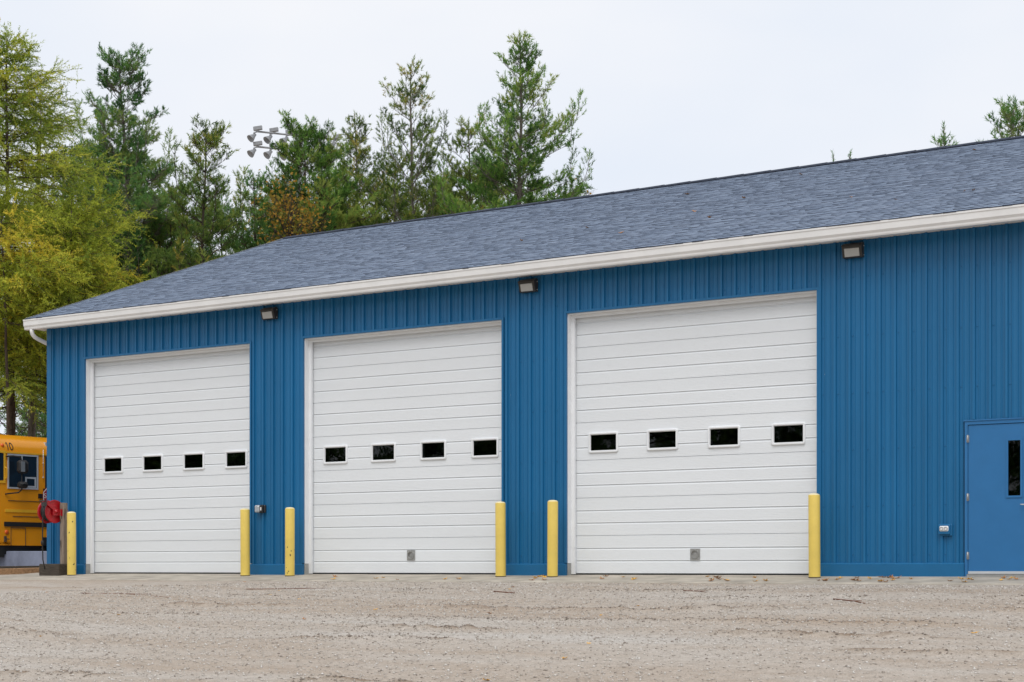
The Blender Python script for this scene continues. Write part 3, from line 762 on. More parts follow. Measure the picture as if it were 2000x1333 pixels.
beam('timber_beam', h0, h1, .07, .13, M['darkwood'], 'dark bar put in for the dark gap behind the tan beam by the bus', 'timber')  # dark bar put in for the dark gap before the barrier

# ------------------------------------------------------------------ school bus
UB = RT * .643 + FW * .766
ROTB = math.atan2(UB[1], UB[0])
p0 = at(0, 1095, 35.0); BO = p0 - UB * .30; BO[2] = .21
bus = empty('school_bus', (0, 0, 0), 'yellow school bus number 10 parked behind the left garage corner', 'bus')
def bz(py): return .1 + (1110 - py) / FPX * 35.2 - .15
HB = bz(848); W_ = 2.4; LB = 9.6
def roofsec(shr=0.0, top=0.0):
    pts = [(0, .40), (0, bz(893))]
    for k in range(1, 12):
        a = math.pi * k / 12
        y = W_ / 2 - math.copysign(abs(math.cos(a)) ** .72, math.cos(a)) * W_ / 2; z = bz(893) + (HB - bz(893)) * abs(math.sin(a)) ** .85
        pts.append((y, z))
    pts += [(W_, bz(893)), (W_, .40)]
    return [(W_ / 2 + (y - W_ / 2) * (1 - shr), .40 + (z - .40) * (1 - top)) for y, z in pts]
b = MB(); secs = [(-.42, .30, .10), (-.36, .16, .05), (-.22, .06, .02), (0, 0, 0), (LB, 0, 0), (LB + .08, .04, .02)]
V = []
for x, a, c in secs: V += [(x, y, z) for y, z in roofsec(a, c)]
n = len(roofsec())
F = [(j * n + i, (j + 1) * n + i, (j + 1) * n + i + 1, j * n + i + 1) for j in range(len(secs) - 1) for i in range(n - 1)] + [tuple(range(n - 1, -1, -1)), tuple(range((len(secs) - 1) * n, len(secs) * n))]
b.add(V, F, True)
body = b.build('body', M['bus'], bus)
b = MB(); b.box(.0, LB, -.022, .0, bz(891), bz(888.2)); b.build('drip_rail', M['bus_bright'], bus)
b = MB(); b.box(.42, 1.36, -.014, 0, bz(1006), bz(1000)); b.build('reflective_stripe', M['bus_bright'], bus)
for yy in (1029.5,):
    b = MB(); b.box(.40, LB - .2, -.030, 0, bz(yy + 4.5), bz(yy - 4.5)); b.build('rub_rail', M['black'], bus)
b = MB(); b.box(.50, LB - .2, -.012, 0, bz(984), bz(983)); b.box(.62, 1.30, -.012, 0, bz(1014.5), bz(1013.5)); b.build('body_seam', M['darkwood'], bus)
# skirt below the rub rail (with wheel arch) and undercarriage
b = MB(); b.box(-.30, .56, .0, .03, .26 + .21, .42); b.box(.56, 1.36, -.012, .03, bz(1071), .42)
b.extrude_x([(-.010, bz(1071)), (-.010, .42), (.03, .42), (.03, bz(1071))], 2.65, LB - .3); b.build('skirt', M['bus'], bus)
b = MB()
for a, c, d, e in ((.56, .568, bz(1071), bz(1037)), (.93, .938, bz(1071), bz(1037)), (.568, .93, bz(1037), bz(1037) + .012)): b.box(a, c, -.022, -.0125, d, e)
b.build('fuel_door', M['darkwood'], bus)
b = MB(); b.box(-.30, 1.38, .06, 2.3, .265, .41); b.box(-.34, .42, .02, 2.3, .13, .42); b.box(.42, .56, .05, 2.3, .20, .40); b.box(.56, .80, .08, 2.3, .25, .40); b.box(1.38, 2.66, .10, 2.3, .35, .75); b.box(2.66, LB - .2, .2, 2.2, .30, .42); b.build('undercarriage', M['black'], bus)
b = MB(); b.box(1.37, 2.66, -.0125, -.002, .40, bz(1054)); b.build('wheel_arch', M['black'], bus)
for x in (2.02, 7.4):
    w = empty('wheel', (x, .02, .49)); w.parent = bus
    for nm, r0, m_ in (('tyre', None, M['black']), ('rim', None, M['steel'])):
        q = MB()
        if nm == 'tyre': q.lathe((0, 0, 0), (0, 1, 0), [(.29, .0), (.44, -.005), (.485, .03), (.49, .14), (.485, .25), (.44, .28), (.29, .27)], 28)
        else: q.lathe((0, 0, 0), (0, 1, 0), [(.0, .09), (.10, .08), (.12, .12), (.22, .11), (.27, .02), (.295, .01), (.295, .26)], 24)
        me = bpy.data.meshes.new(nm); me.from_pydata(q.v, [], q.f); me.polygons.foreach_set('use_smooth', q.sm); link(nm, me, m_, w)
# driver window
def frame4(b, x0, x1, z0, z1, w, y0, y1):
    b.box(x0, x0 + w, y0, y1, z0, z1); b.box(x1 - w, x1, y0, y1, z0, z1); b.box(x0 + w, x1 - w, y0, y1, z0, z0 + w); b.box(x0 + w, x1 - w, y0, y1, z1 - w, z1)
wx0, wx1, wz0, wz1 = .48, 1.265, bz(960), bz(892)
b = MB(); frame4(b, wx0, wx1, wz0, wz1, .035, -.020, -.001); b.box(.835, .86, -.018, -.002, wz0 + .035, wz1 - .035); dw = b.build('driver_window', M['steel_light'], bus)
M['busglass'] = mat('dark_bus_glass', (0.012, 0.022, 0.035), 0.06, spec=0.6)
b = MB(); b.box(wx0 + .034, wx1 - .034, -.008, -.0015, wz0 + .034, wz1 - .034); b.build('window_pane', M['busglass'], dw)
b = MB(); frame4(b, .93, 1.215, wz0 + .04, wz0 + .28, .04, -.014, -.0085); b.build('inner_frame', M['steel_light'], dw)  # small pale frame laid on the dark pane
x = 1.45
while x < LB - .9:
    b = MB(); frame4(b, x, x + .68, bz(957), bz(893), .02, -.014, -.001); b.box(x + .02, x + .66, -.013, -.003, bz(926), bz(924)); pw = b.build('passenger_window', M['dark'], bus)
    b = MB(); b.box(x + .019, x + .661, -.007, -.0015, bz(957) + .019, bz(893) - .019); b.build('window_pane', M['busglass'], pw); x += .75
# windshield and corner glass
b = MB()
for s0, s1 in (((-.02, .0), (-.30, .14)), ):
    pass
cv = [(.385, -.004), (.10, -.004), (-.02, .012), (-.22, .065), (-.36, .18)]
zz0, zz1 = bz(948), bz(888)
for (xa, ya), (xe, ye) in zip(cv[:-1], cv[1:]):
    b.add([(xa, ya - .006, zz0 + .05), (xe, ye - .006, zz0), (xe, ye - .006, zz1), (xa, ya - .006, zz1 - .05)], [(0, 1, 2, 3)])
b.add([(-.435, .35, bz(950)), (-.435, W_ - .35, bz(950)), (-.435, W_ - .35, bz(880)), (-.435, .35, bz(880))], [(3, 2, 1, 0)])
b.build('windshield', M['busglass'], bus)
b = MB()
for (xa, ya), (xe, ye) in zip(cv[:-1], cv[1:]):
    for z in (zz0 - .02, zz1 - .03): b.add([(xa, ya - .014, z), (xe, ye - .014, z), (xe, ye - .014, z + .05), (xa, ya - .014, z + .05)], [(0, 1, 2, 3)])
b.box(.385, .43, -.020, 0, zz0 - .02, zz1 + .02); b.build('windshield_frame', M['bus_bright'], bus)
# mirrors on bent arms
b = MB(); b.tube([(.44, -.01, bz(898)), (.50, -.20, bz(897)), (.66, -.26, bz(899)), (.68, -.27, bz(915))], .018, 8); b.tube([(.68, -.27, bz(915)), (.68, -.27, bz(962)), (.64, -.2, bz(968)), (.42, -.01, bz(971))], .016, 8); mr_ = b.build('mirror_arm', M['black'], bus)
b = MB(); b.bev(.57, .82, -.36, -.24, bz(931), bz(905), .05); b.build('mirror', M['black'], mr_)
b = MB(); b.bev(.58, .80, -.37, -.24, bz(960), bz(947), .045); b.build('mirror', M['black'], mr_)
b = MB(); b.box(.60, .70, -.365, -.3605, bz(928), bz(908)); b.build('mirror_label', M['steel'], mr_)
# number 10 painted on the roof side, marker lights, rod, handles
b = MB(); zc = bz(877); yq = lambda z: -.006 + .0
def surf(z):                              # outer surface of the body side above the drip rail
    zs = [q[1] for q in roofsec()[:7]]; ys = [q[0] for q in roofsec()[:7]]
    return float(np.interp(z, zs, ys)) - .014
def strip(pts):
    for (xa, za), (xe, ze_), (xf, zf), (xg, zg) in pts: b.add([(xa, surf(za), za), (xe, surf(ze_), ze_), (xf, surf(zf), zf), (xg, surf(zg), zg)], [(0, 1, 2, 3)])
hh = .088
strip([((.500, zc - hh), (.520, zc - hh), (.520, zc), (.500, zc)), ((.500, zc), (.520, zc), (.520, zc + hh), (.500, zc + hh)), ((.475, zc + hh - .035), (.500, zc + hh - .03), (.500, zc + hh), (.492, zc + hh))])
for k in range(20):
    a, c = 2 * math.pi * k / 20, 2 * math.pi * (k + 1) / 20; f_ = lambda t, r, h: (.600 + r * math.cos(t), zc + h * math.sin(t))
    strip([(f_(a, .048, hh), f_(c, .048, hh), f_(c, .028, hh - .02), f_(a, .028, hh - .02))])
b.build('number_10', M['black'], bus)
b = MB(); b.lathe((.38, surf(bz(876)) + .005, bz(876)), (0, -1, .3), [(.042, 0), (.038, .02), (.02, .032), (0, .035)], 12); b.build('marker_light', M['orange'], bus)
b = MB(); b.lathe((.46, -.012, bz(1045)), (0, -1, 0), [(.05, 0), (.05, .008), (0, .012)], 14); b.build('side_reflector', M['orange'], bus)
b = MB(); b.tube([(1.385, -.03, bz(880)), (1.385, -.03, bz(936))], .006, 6)
for z in (bz(907), bz(935)): b.lathe((1.385, -.03, z), (0, 0, 1), [(0, -.022), (.022, 0), (0, .022)], 8)
b.build('hold_open_rod', M['steel_light'], bus)
b = MB(); b.tube([(.41, -.01, bz(918)), (.445, -.05, bz(921)), (.445, -.05, bz(938)), (.41, -.01, bz(942))], .012, 8); b.build('grab_handle', M['bus_bright'], bus)
b = MB(); b.box(.395, .44, -.05, 0, bz(1064), bz(1053)); b.tube([(.42, -.05, bz(1058)), (.50, -.05, bz(1059))], .01, 6); b.build('latch', M['darkwood'], bus)
b = MB(); b.box(1.52, 1.75, surf(bz(868)) - .015, surf(bz(868)) + .1, bz(874), bz(864)); b.build('roof_marker', M['steel_light'], bus)
b = MB(); b.box(.02, .62, .75, 1.5, HB - .03, HB + .045); b.build('roof_hatch', M['bus'], bus)
# folded stop arm
b = MB(); b.box(1.27, 1.52, -.05, 0, bz(977), bz(968)); b.box(1.40, 1.62, -.05, 0, bz(964), bz(957)); b.build('stop_arm_bracket', M['black'], bus)
oc = lambda r, y: [(1.56 + r * math.cos(R(22.5 + 45 * k)), y, bz(972) + r * math.sin(R(22.5 + 45 * k))) for k in range(8)]
b = MB(); V = oc(.225, -.075) + oc(.225, -.062); b.add(V, [tuple(range(7, -1, -1)), tuple(range(8, 16))] + [(i, (i + 1) % 8, 8 + (i + 1) % 8, 8 + i) for i in range(8)]); sg = b.build('stop_sign', M['red_dark'], bus)
b = MB(); V = oc(.225, -.0775) + oc(.205, -.0775); b.add(V, [(i, 8 + i, 8 + (i + 1) % 8, (i + 1) % 8) for i in range(8)]); b.build('sign_border', M['white_flat'], sg)
cu = bpy.data.curves.new('stop_text', 'FONT'); cu.body = 'STOP'; cu.size = .16; cu.align_x = 'CENTER'; cu.align_y = 'CENTER'
to = bpy.data.objects.new('t', cu); COL.objects.link(to)
dg = bpy.context.evaluated_depsgraph_get(); tm = bpy.data.meshes.new_from_object(to.evaluated_get(dg)); bpy.data.objects.remove(to)
tm.materials.clear(); tm.materials.append(M['white_flat'])
for v in tm.vertices: x_, y_ = v.co.x, v.co.y; v.co = (1.56 + x_, -.0785, bz(972) + y_)
link('sign_lettering', tm, None, sg)
b = MB(); b.box(-.45, -.30, .1, W_ - .1, .34, .58); b.build('front_bumper', M['black'], bus)
b = MB(); b.tube([(.66, .10, .42), (.70, .10, .28), (.78, .10, .245), (.86, .10, .28), (.90, .10, .42)], .010, 6); b.build('dangling_hose', M['black'], bus)
bus.location = BO; bus.rotation_euler = (0, 0, ROTB)

# grey-blue barrier panels behind the bus
q0 = BO + UB * -3.0 + np.array([-UB[1], UB[0], 0]) * 3.4
for k in range(4):
    a = q0 + (RT * .99 + FW * .14) * (k * 2.25); c = a + (RT * .99 + FW * .14) * 2.2; a[2] = c[2] = .12
    if k == 3: continue
    o = beam('barrier_block', a, c, .16, .36, M['barrier'], ['grey-blue barrier block behind the front of the bus', 'grey-blue barrier block seen under the bus', 'grey-blue barrier block hidden largely behind the garage corner'][k], 'barrier')
    o['group'] = 'grey-blue barrier blocks behind the bus'

# ------------------------------------------------------------------ trees
def unit(v): return v / (np.linalg.norm(v) + 1e-9)
def rand_perp(d, r):
    v = r.normal(size=3); v -= d * (v @ d); return unit(v)

def needle_mesh(P, D, ln, n, nl, nw, spread, r, tint, tip=.5):
    """n needle triangles along each shoot (P base, D unit direction, ln length)"""
    S = len(P)
    t_ = (np.arange(n)[None, :] + r.random((S, n))) / n
    a = r.random((S, n)) * 6.2832
    ref = np.where(np.abs(D[:, 2:3]) < .9, np.array([[0, 0, 1.0]]), np.array([[1.0, 0, 0]]))
    u = np.cross(D, ref); u /= np.linalg.norm(u, axis=1, keepdims=True) + 1e-9; w = np.cross(D, u)
    rad = u[:, None] * np.cos(a)[..., None] + w[:, None] * np.sin(a)[..., None]
    sp = spread * (1 - tip * t_) * (.75 + .5 * r.random((S, n)))
    nd_ = D[:, None] * np.cos(sp)[..., None] + rad * np.sin(sp)[..., None]
    base = P[:, None] + D[:, None] * (t_ * ln[:, None])[..., None]
    L_ = nl * (.7 + .6 * r.random((S, n)))[..., None]
    side = np.cross(nd_, r.normal(size=(S, n, 3))); side /= np.linalg.norm(side, axis=2, keepdims=True) + 1e-9
    v0 = base - side * nw / 2; v1 = base + side * nw / 2; v2 = base + nd_ * L_
    V = np.stack([v0, v1, v2], 2).reshape(-1, 3)
    F = np.arange(len(V)).reshape(-1, 3)
    return V, F, np.repeat(tint, n)

def cones(A, B, ra, rb):
    """three-sided tapered twigs, vectorised"""
    A, B = np.array(A), np.array(B); d = B - A; d /= np.linalg.norm(d, axis=1, keepdims=True) + 1e-9
    ref = np.where(np.abs(d[:, 2:3]) < .9, np.array([[0, 0, 1.0]]), np.array([[1.0, 0, 0]]))
    u = np.cross(d, ref); u /= np.linalg.norm(u, axis=1, keepdims=True) + 1e-9; w = np.cross(d, u)
    V = []
    for C, r_ in ((A, np.array(ra)), (B, np.array(rb))):
        for k in range(3):
            t_ = 2.094 * k; V.append(C + (u * math.cos(t_) + w * math.sin(t_)) * r_[:, None])
    V = np.stack(V, 1).reshape(-1, 3)
    f = np.array([(0, 1, 4, 3), (1, 2, 5, 4), (2, 0, 3, 5)])
    F = (f[None] + (np.arange(len(A)) * 6)[:, None, None]).reshape(-1, 4)
    return V, F

def tree(name, base, H, h0, prof, label, cat, needle_mat, bark_mat, seed, kind='pine', lean=(0, 0), trunk_r=.16, whorl=.52, dens=1.0, group=None, bare_to=None, e_lo=8, e_hi=58, gaps=0.0, nsc=1.0, per=(5, 9), curl=.035, hmin=0.0):
    r = np.random.default_rng(seed)
    base = np.array(base, float); root = empty(name, tuple(base), label, cat, group)
    # trunk
    npt = 14; hs = np.linspace(0, 1, npt)
    wob = np.cumsum(r.normal(size=(npt, 2)) * .035, 0) * hs[:, None]
    TP = np.stack([lean[0] * hs ** 1.2 + wob[:, 0], lean[1] * hs ** 1.2 + wob[:, 1], H * hs], 1)
    TR = trunk_r * (1 - hs) ** .85 + .012
    tb = MB(); tb.tube([tuple(q) for q in TP], list(TR), 9)
    def tp(h): return np.array([np.interp(h, TP[:, 2], TP[:, i]) for i in range(3)])
    def trr(h): return float(np.interp(h, TP[:, 2], TR))
    A, B, RA, RB = [], [], [], []
    SP, SD, SL_, ST = [], [], [], []
    def seg(a, b_, ra, rb): A.append(a); B.append(b_); RA.append(ra); RB.append(rb)
    def shoot(p_, d, l, tint): SP.append(p_); SD.append(unit(d)); SL_.append(l); ST.append(tint)
    h = max(h0, hmin)
    if bare_to:                                   # dead lower limbs
        hb = 1.0
        while hb < bare_to:
            for _ in range(r.integers(2, 5)):
                az = r.random() * 6.283; d = np.array([math.cos(az), math.sin(az), r.normal() * .25 + .05]); L_ = .6 + 2.1 * r.random()
                p_ = tp(hb + r.random() * .3); rr_ = .016 + .010 * r.random()
                for k in range(4):
                    q = p_ + unit(d) * L_ / 4; seg(p_, q, rr_ * (1 - k / 4.6), rr_ * (1 - (k + 1) / 4.6))
                    for _ in range(2):
                        sd = unit(d + r.normal(size=3) * .7); sl = L_ * (.16 + .25 * r.random()); seg(q, q + sd * sl, .007, .003)
                        if r.random() < .6: seg(q + sd * sl * .6, q + sd * sl * .6 + unit(sd + r.normal(size=3) * .8) * sl * .6, .005, .0025)
                    p_ = q; d = d + np.array([r.normal() * .25, r.normal() * .25, -.10 + r.normal() * .15])
            hb += .28 + .2 * r.random()
    while h < H - .25:
        f_ = (h - h0) / (H - h0)
        Lw = prof(f_)
        nb = r.integers(per[0], per[1]) - (2 if kind == 'pine' and f_ > .7 else 0); az0 = r.random() * 6.283
        btint = np.clip(.45 + .3 * r.normal(), 0, 1)
        for k in range(nb):
            if r.random() < gaps: continue
            az = az0 + 6.283 * k / nb + r.normal() * .25
            L_ = Lw * 1.15 * ((.50 + .72 * r.random()) if kind == 'pine' else (.60 + .55 * r.random()))
            if L_ < .12: continue
            if kind == 'pine': el = R(e_lo * .7 + (e_hi * .82 - e_lo * .7) * f_ ** 1.3 + r.normal() * 8)
            else: el = R(-6 + 38 * f_ ** 2 + r.normal() * 7)
            hd = np.array([math.cos(az), math.sin(az), 0])
            p_ = tp(h + r.normal() * .08); d = unit(hd * math.cos(el) + np.array([0, 0, math.sin(el)]))
            ns = max(3, int(L_ / .34)); r0 = min(.35 * trr(h) + .004, .012 + .011 * L_)
            bt = np.clip(btint + .16 * r.normal(), 0, 1)
            for s_ in range(ns):
                q = p_ + d * (L_ / ns); fr0 = s_ / ns
                seg(p_, q, r0 * (1 - .85 * fr0), r0 * (1 - .85 * (s_ + 1) / ns))
                fb = (s_ + 1) / ns
                if fb > ((.38 if L_ > .9 else .2) if kind == 'pine' else .10):
                    nsec = max(1, int((9.0 if kind == 'pine' else 3.0) * dens * (L_ / ns) / .34 + r.random()))
                    for _ in range(nsec):
                        side = unit(np.cross(d, [0, 0, 1.0])) * (1 if r.random() < .5 else -1)
                        st = p_ + (q - p_) * r.random()
                        if kind == 'pine':
                            wd = (.10 + .30 * L_ * (1.15 - fb)) * (.35 + .9 * r.random())
                            tip = st + side * wd + d * wd * (.25 + .5 * r.random()) + np.array([0, 0, .05 + .10 * r.random()])
                            seg(st, tip, .0065, .0035)
                            for j in range(max(1, int(wd / .13))):
                                c = st + (tip - st) * (1 - .75 * j / max(1, int(wd / .13))) + r.normal(size=3) * np.array([.05, .05, .04])
                                shoot(c, unit(d * .35 + side * .30 + np.array([0, 0, .55]) + r.normal(size=3) * .42), .08 + .11 * r.random(), np.clip(bt + .22 * r.normal(), 0, 1))
                        else:
                            sl = .30 + .62 * r.random() * min(1, L_ / 1.6)
                            sdv = unit(d * .65 + side * (.75 * r.random()) + np.array([0, 0, -.18 + .42 * r.normal() * .6]))
                            seg(st, st + sdv * sl, .006, .003)
                            shoot(st, sdv, sl, np.clip(bt + .18 * r.normal(), 0, 1))
                            for _ in range(2):
                                c = st + sdv * sl * (.2 + .7 * r.random()); sh = unit(sdv + r.normal(size=3) * .55 + np.array([0, 0, -.12])); l2 = sl * (.35 + .4 * r.random())
                                shoot(c, sh, l2, np.clip(bt + .2 * r.normal(), 0, 1))
                p_ = q
                d = unit(d + (np.array([0, 0, curl if kind == 'pine' else (.05 if fb > .5 else -.04)])) + r.normal(size=3) * (.06 if kind == 'pine' else .10))
            if kind == 'pine' and L_ > .8 and f_ < .72 and r.random() < .30:      # branch ends that turn up into secondary leaders
                le = .45 + .9 * r.random(); m_ = int(le / .16)
                for j in range(m_):
                    d = unit(d * .6 + np.array([r.normal() * .10, r.normal() * .10, .55])); q = p_ + d * .16
                    seg(p_, q, .009 * (1 - j / (m_ + 2)) + .003, .009 * (1 - (j + 1) / (m_ + 2)) + .003); p_ = q
                    for _ in range(2 if j % 2 else 3):
                        sdv = unit(d * .8 + rand_perp(d, r) * .75); sl = .10 + .22 * r.random() * (1 - j / (m_ + 1)); seg(p_, p_ + sdv * sl, .006, .003)
                        shoot(p_ + sdv * sl * .8, unit(sdv + np.array([0, 0, .5])), .13 + .1 * r.random(), np.clip(bt + .2 * r.normal(), 0, 1))
            shoot(p_ - d * .05, unit(d + np.array([0, 0, .2])), .28 if kind == 'pine' else .45, np.clip(bt, 0, 1))
        # needles held close to the leader near the top
        h += whorl * (.8 + .4 * r.random()) * (1 if f_ < .75 or kind == 'pine' else .72)
    top = tp(H)
    for k in range(5): shoot(tp(H - .16 * k - .1), unit(np.array([r.normal() * .12, r.normal() * .12, 1])), .24, .4)
    if A:
        V, F = cones(A, B, RA, RB); tb.add(V, [tuple(q) for q in F])
    tme = bpy.data.meshes.new('trunk'); tme.from_pydata(tb.v, [], tb.f); tme.polygons.foreach_set('use_smooth', [True] * len(tb.f)); tme.update()
    link('trunk', tme, bark_mat, root)
    P, D, LN, T = np.array(SP), np.array(SD), np.array(SL_), np.array(ST)
    if kind == 'pine': V, F, tn = needle_mesh(P, D, LN, 15, .110 * nsc, .0215 * nsc, 1.0, r, T)
    else: V, F, tn = needle_mesh(P, D, LN, 20, .060 * nsc, .021 * nsc, 1.15, r, T, tip=.25)
    link('crown', np_mesh('crown', V, F, False, tn), needle_mat, root)
    return root, len(P)

def place(x, ytop, Z, zbase=.1):
    g = at(x, 1110, Z); g[2] = zbase
    return g, at(x, ytop, Z)[2] - zbase
cone = lambda r0, p=.8: (lambda f: r0 * (1 - f) ** p + .05)
def bulge(r0, top=.30): return lambda f: r0 * (math.sin(math.pi * min(1, (f + .28) / 1.28)) ** .75 * (1 - f) ** .45 + .04)
stat = []
def T(name, x, ytop, Z, h0, prof, label, mat_, bark, seed, cat='tree', **kw):
    g, H = place(x, ytop, Z)
    if x > 200: kw['hmin'] = at(x, np.interp(x, [45, 563, 2000], [622, 466, 262]), Z)[2] - 2.0
    o, n_ = tree(name, g, H, h0, prof, label, cat, M[mat_], M[bark], seed, **kw); stat.append((label, n_)); return o

def lr(dx): return tuple((RT * dx)[:2])
T('larch_tree', 28, 72, 42, 5.0, lambda f: 3.3 * (1 - f) ** .62 + .12, 'tall yellow-green larch at the left edge of the photo', 'larch_b', 'bark', 3, kind='larch', lean=lr(-.22), trunk_r=.10, whorl=.34, bare_to=5.6, dens=1.2, per=(5, 9), gaps=.05)
T('larch_tree', 54, 190, 44.5, 6.3, lambda f: 2.9 * (1 - f) ** .6 + .1, 'shorter larch with pale trunk standing behind the gutter end', 'larch_b', 'bark_pale', 5, kind='larch', lean=lr(.5), trunk_r=.135, whorl=.38, bare_to=6.6, dens=.95, per=(5, 8), gaps=.1)
T('larch_tree', 125, 385, 41, 5.6, lambda f: 2.2 * (1 - f) ** .4 + .1, 'low golden larch whose boughs reach over the left roof edge', 'larch', 'bark', 9, kind='larch', lean=lr(.1), trunk_r=.08, whorl=.30, dens=1.2, per=(6, 9), nsc=1.1)
T('larch_tree', 15, 400, 39, 6.2, lambda f: 1.7 * (1 - f) ** .4 + .1, 'bright golden larch bough mass low at the left edge', 'larch', 'bark', 10, kind='larch', lean=lr(.1), trunk_r=.05, whorl=.32, dens=1.1, per=(6, 9), nsc=1.1)
T('pine_tree', 262, 112, 50, 5.2, lambda f: 3.0 * (1 - f) ** .6 * (1 - .22 * math.sin(f * 11)) + .15, 'big dark green pine with pale trunk, second tree from the left', 'pine_a', 'bark_pale', 11, lean=lr(-.42), trunk_r=.16, dens=1.35, whorl=.46, per=(6, 9), e_hi=52)
T('pine_tree', 400, 246, 46, 5.0, lambda f: 1.45 * (1 - f) ** .45 + .12, 'thin scraggly pine with reddish trunk right of the big dark pine', 'pine_b', 'bark', 13, lean=lr(-.25), trunk_r=.09, whorl=.46, dens=1.1, gaps=.2, e_lo=14, e_hi=55, curl=.06)
T('pine_tree', 600, 252, 54, 5.4, lambda f: 3.1 * (1 - f) ** .55 + .15, 'dense green pine partly hiding the stadium lights', 'pine_c', 'bark', 17, lean=lr(.0), trunk_r=.14, dens=1.35, whorl=.44, per=(6, 9), e_hi=58)
T('pine_tree', 702, 224, 57, 5.4, lambda f: 3.4 * (1 - f) ** .95 + .12, 'slender thin-topped pine left of the bare-stemmed pine', 'pine_b', 'bark_pale', 19, lean=lr(-.15), trunk_r=.11, dens=1.1, gaps=.08, e_lo=18, e_hi=56)
T('pine_tree', 806, 128, 55, 5.4, lambda f: 2.8 * (1 - f) ** .65 + .18, 'open pine with visible grey stems in the middle of the treetops', 'pine_b', 'bark_pale', 23, trunk_r=.14, dens=.82, gaps=.16, e_lo=30, e_hi=62, curl=.05)
T('pine_tree', 1022, 76, 52, 5.6, lambda f: 3.75 * (1 - f) ** .85 + .14, 'tallest pine, pointed top, right end of the treetop row', 'pine_c', 'bark_pale', 29, lean=lr(-.05), trunk_r=.16, dens=1.15, e_lo=14, e_hi=55, gaps=.08, whorl=.48, curl=.05)
T('pine_tree', 915, 240, 56, 5.4, lambda f: 2.3 * (1 - f) ** .6 + .15, 'shorter pine filling the gap left of the tallest pine', 'pine_b', 'bark', 31, trunk_r=.12, dens=1.2, gaps=.08, e_hi=55)
T('pine_tree', 500, 345, 53, 5.0, lambda f: 2.1 * (1 - f) ** .6 + .12, 'low dark pine between the scraggly pine and the orange tree', 'pine_a', 'bark', 37, trunk_r=.11, dens=1.1, e_hi=55)
T('pine_tree', 335, 415, 49, 4.2, lambda f: 2.0 * (1 - f) ** .5 + .12, 'low olive pine just above the roof beside the big dark pine', 'pine_b', 'bark', 41, trunk_r=.10, dens=1.3, e_hi=52, per=(6, 9))
T('pine_tree', 175, 300, 57, 3.6, lambda f: 2.9 * (1 - f) ** .5 + .12, 'shaded pine behind the golden larch and gutter end', 'pine_a', 'bark', 43, trunk_r=.13, dens=1.1, gaps=.06, bare_to=3.6, e_hi=50)
T('pine_tree', 22, 560, 58, 2.2, lambda f: 2.4 * (1 - f) ** .5 + .12, 'dark understorey pine behind the larch trunks above the bus', 'pine_a', 'bark', 47, trunk_r=.09, dens=.6, gaps=.35, bare_to=4.0)
T('pine_tree', 84, 640, 60, 2.2, lambda f: 1.9 * (1 - f) ** .5 + .12, 'dark understorey pine beside the downspout above the bus', 'pine_a', 'bark', 48, trunk_r=.08, dens=.6, gaps=.35, bare_to=4.0)
T('pine_tree', 765, 335, 60, 5.4, lambda f: 2.9 * (1 - f) ** .5 + .12, 'low yellowish pine behind the slender pine just over the ridge', 'pine_b', 'bark', 53, trunk_r=.12, dens=1.2, e_hi=52)
T('pine_tree', 660, 330, 62, 5.4, lambda f: 2.7 * (1 - f) ** .5 + .12, 'low green pine right of the orange tree just over the ridge', 'pine_c', 'bark', 54, trunk_r=.12, dens=1.1, e_hi=52)
T('pine_tree', 865, 345, 62, 5.4, lambda f: 2.6 * (1 - f) ** .5 + .12, 'low olive pine below the open pine just over the ridge', 'pine_b', 'bark', 55, trunk_r=.12, dens=1.1, e_hi=52)
T('pine_tree', 545, 395, 60, 5.0, lambda f: 2.6 * (1 - f) ** .45 + .12, 'low green pine behind the orange tree at the left end of the ridge', 'pine_c', 'bark', 56, trunk_r=.10, dens=1.2, e_hi=50, per=(6, 9))
T('pine_tree', 960, 320, 60, 5.4, lambda f: 2.6 * (1 - f) ** .5 + .12, 'low green pine under the left side of the tallest pine', 'pine_c', 'bark', 57, trunk_r=.10, dens=1.2, e_hi=50, per=(6, 9))
T('pine_tree', 1050, 350, 62, 5.4, lambda f: 1.5 * (1 - f) ** .5 + .12, 'low green pine under the right side of the tallest pine', 'pine_c', 'bark', 58, trunk_r=.10, dens=1.1, e_hi=50, per=(6, 9))
T('pine_tree', 440, 420, 56, 4.6, lambda f: 2.2 * (1 - f) ** .5 + .12, 'low dark pine just above the roof slope right of the scraggly pine', 'pine_a', 'bark', 62, trunk_r=.10, dens=1.2, e_hi=50, per=(6, 9))
T('pine_tree', 235, 330, 55, 4.2, lambda f: 3.0 * (1 - f) ** .5 + .12, 'broad dark pine filling in behind the big pale-trunked pine', 'pine_a', 'bark', 63, trunk_r=.12, dens=1.2, e_hi=50, per=(6, 9))
T('pine_tree', 1978, 200, 50, 9.0, lambda f: 1.9 * (1 - f) ** .7 + .2, 'pine top with long upright shoots over the ridge at the right edge', 'pine_a', 'bark_pale', 59, lean=lr(-.1), trunk_r=.09, dens=.6, gaps=.15, e_lo=35, e_hi=66, nsc=1.2, curl=.07)
T('pine_tree', 1843, 250, 50, 12.2, lambda f: .42 * (1 - f) ** .6 + .12, 'small lone pine tip peeking over the ridge near the right edge', 'pine_a', 'bark_pale', 61, trunk_r=.05, dens=.8, e_lo=20, e_hi=60, gaps=.45, nsc=1.2)
for x_, y_, sd in ((1625, 303, 67), (1657, 302, 71), (1667, 300, 73)):
    T('pine_tree', x_, y_, 60, 15.0, lambda f: .05, ['thin pine leader poking over the ridge, left of a close pair', 'thin pine leader over the ridge, left one of a close pair', 'thin pine leader over the ridge, right one of a close pair'][(67, 71, 73).index(sd)], 'pine_a', 'bark', sd, trunk_r=.09, whorl=.4, dens=.6, e_lo=60, e_hi=75)

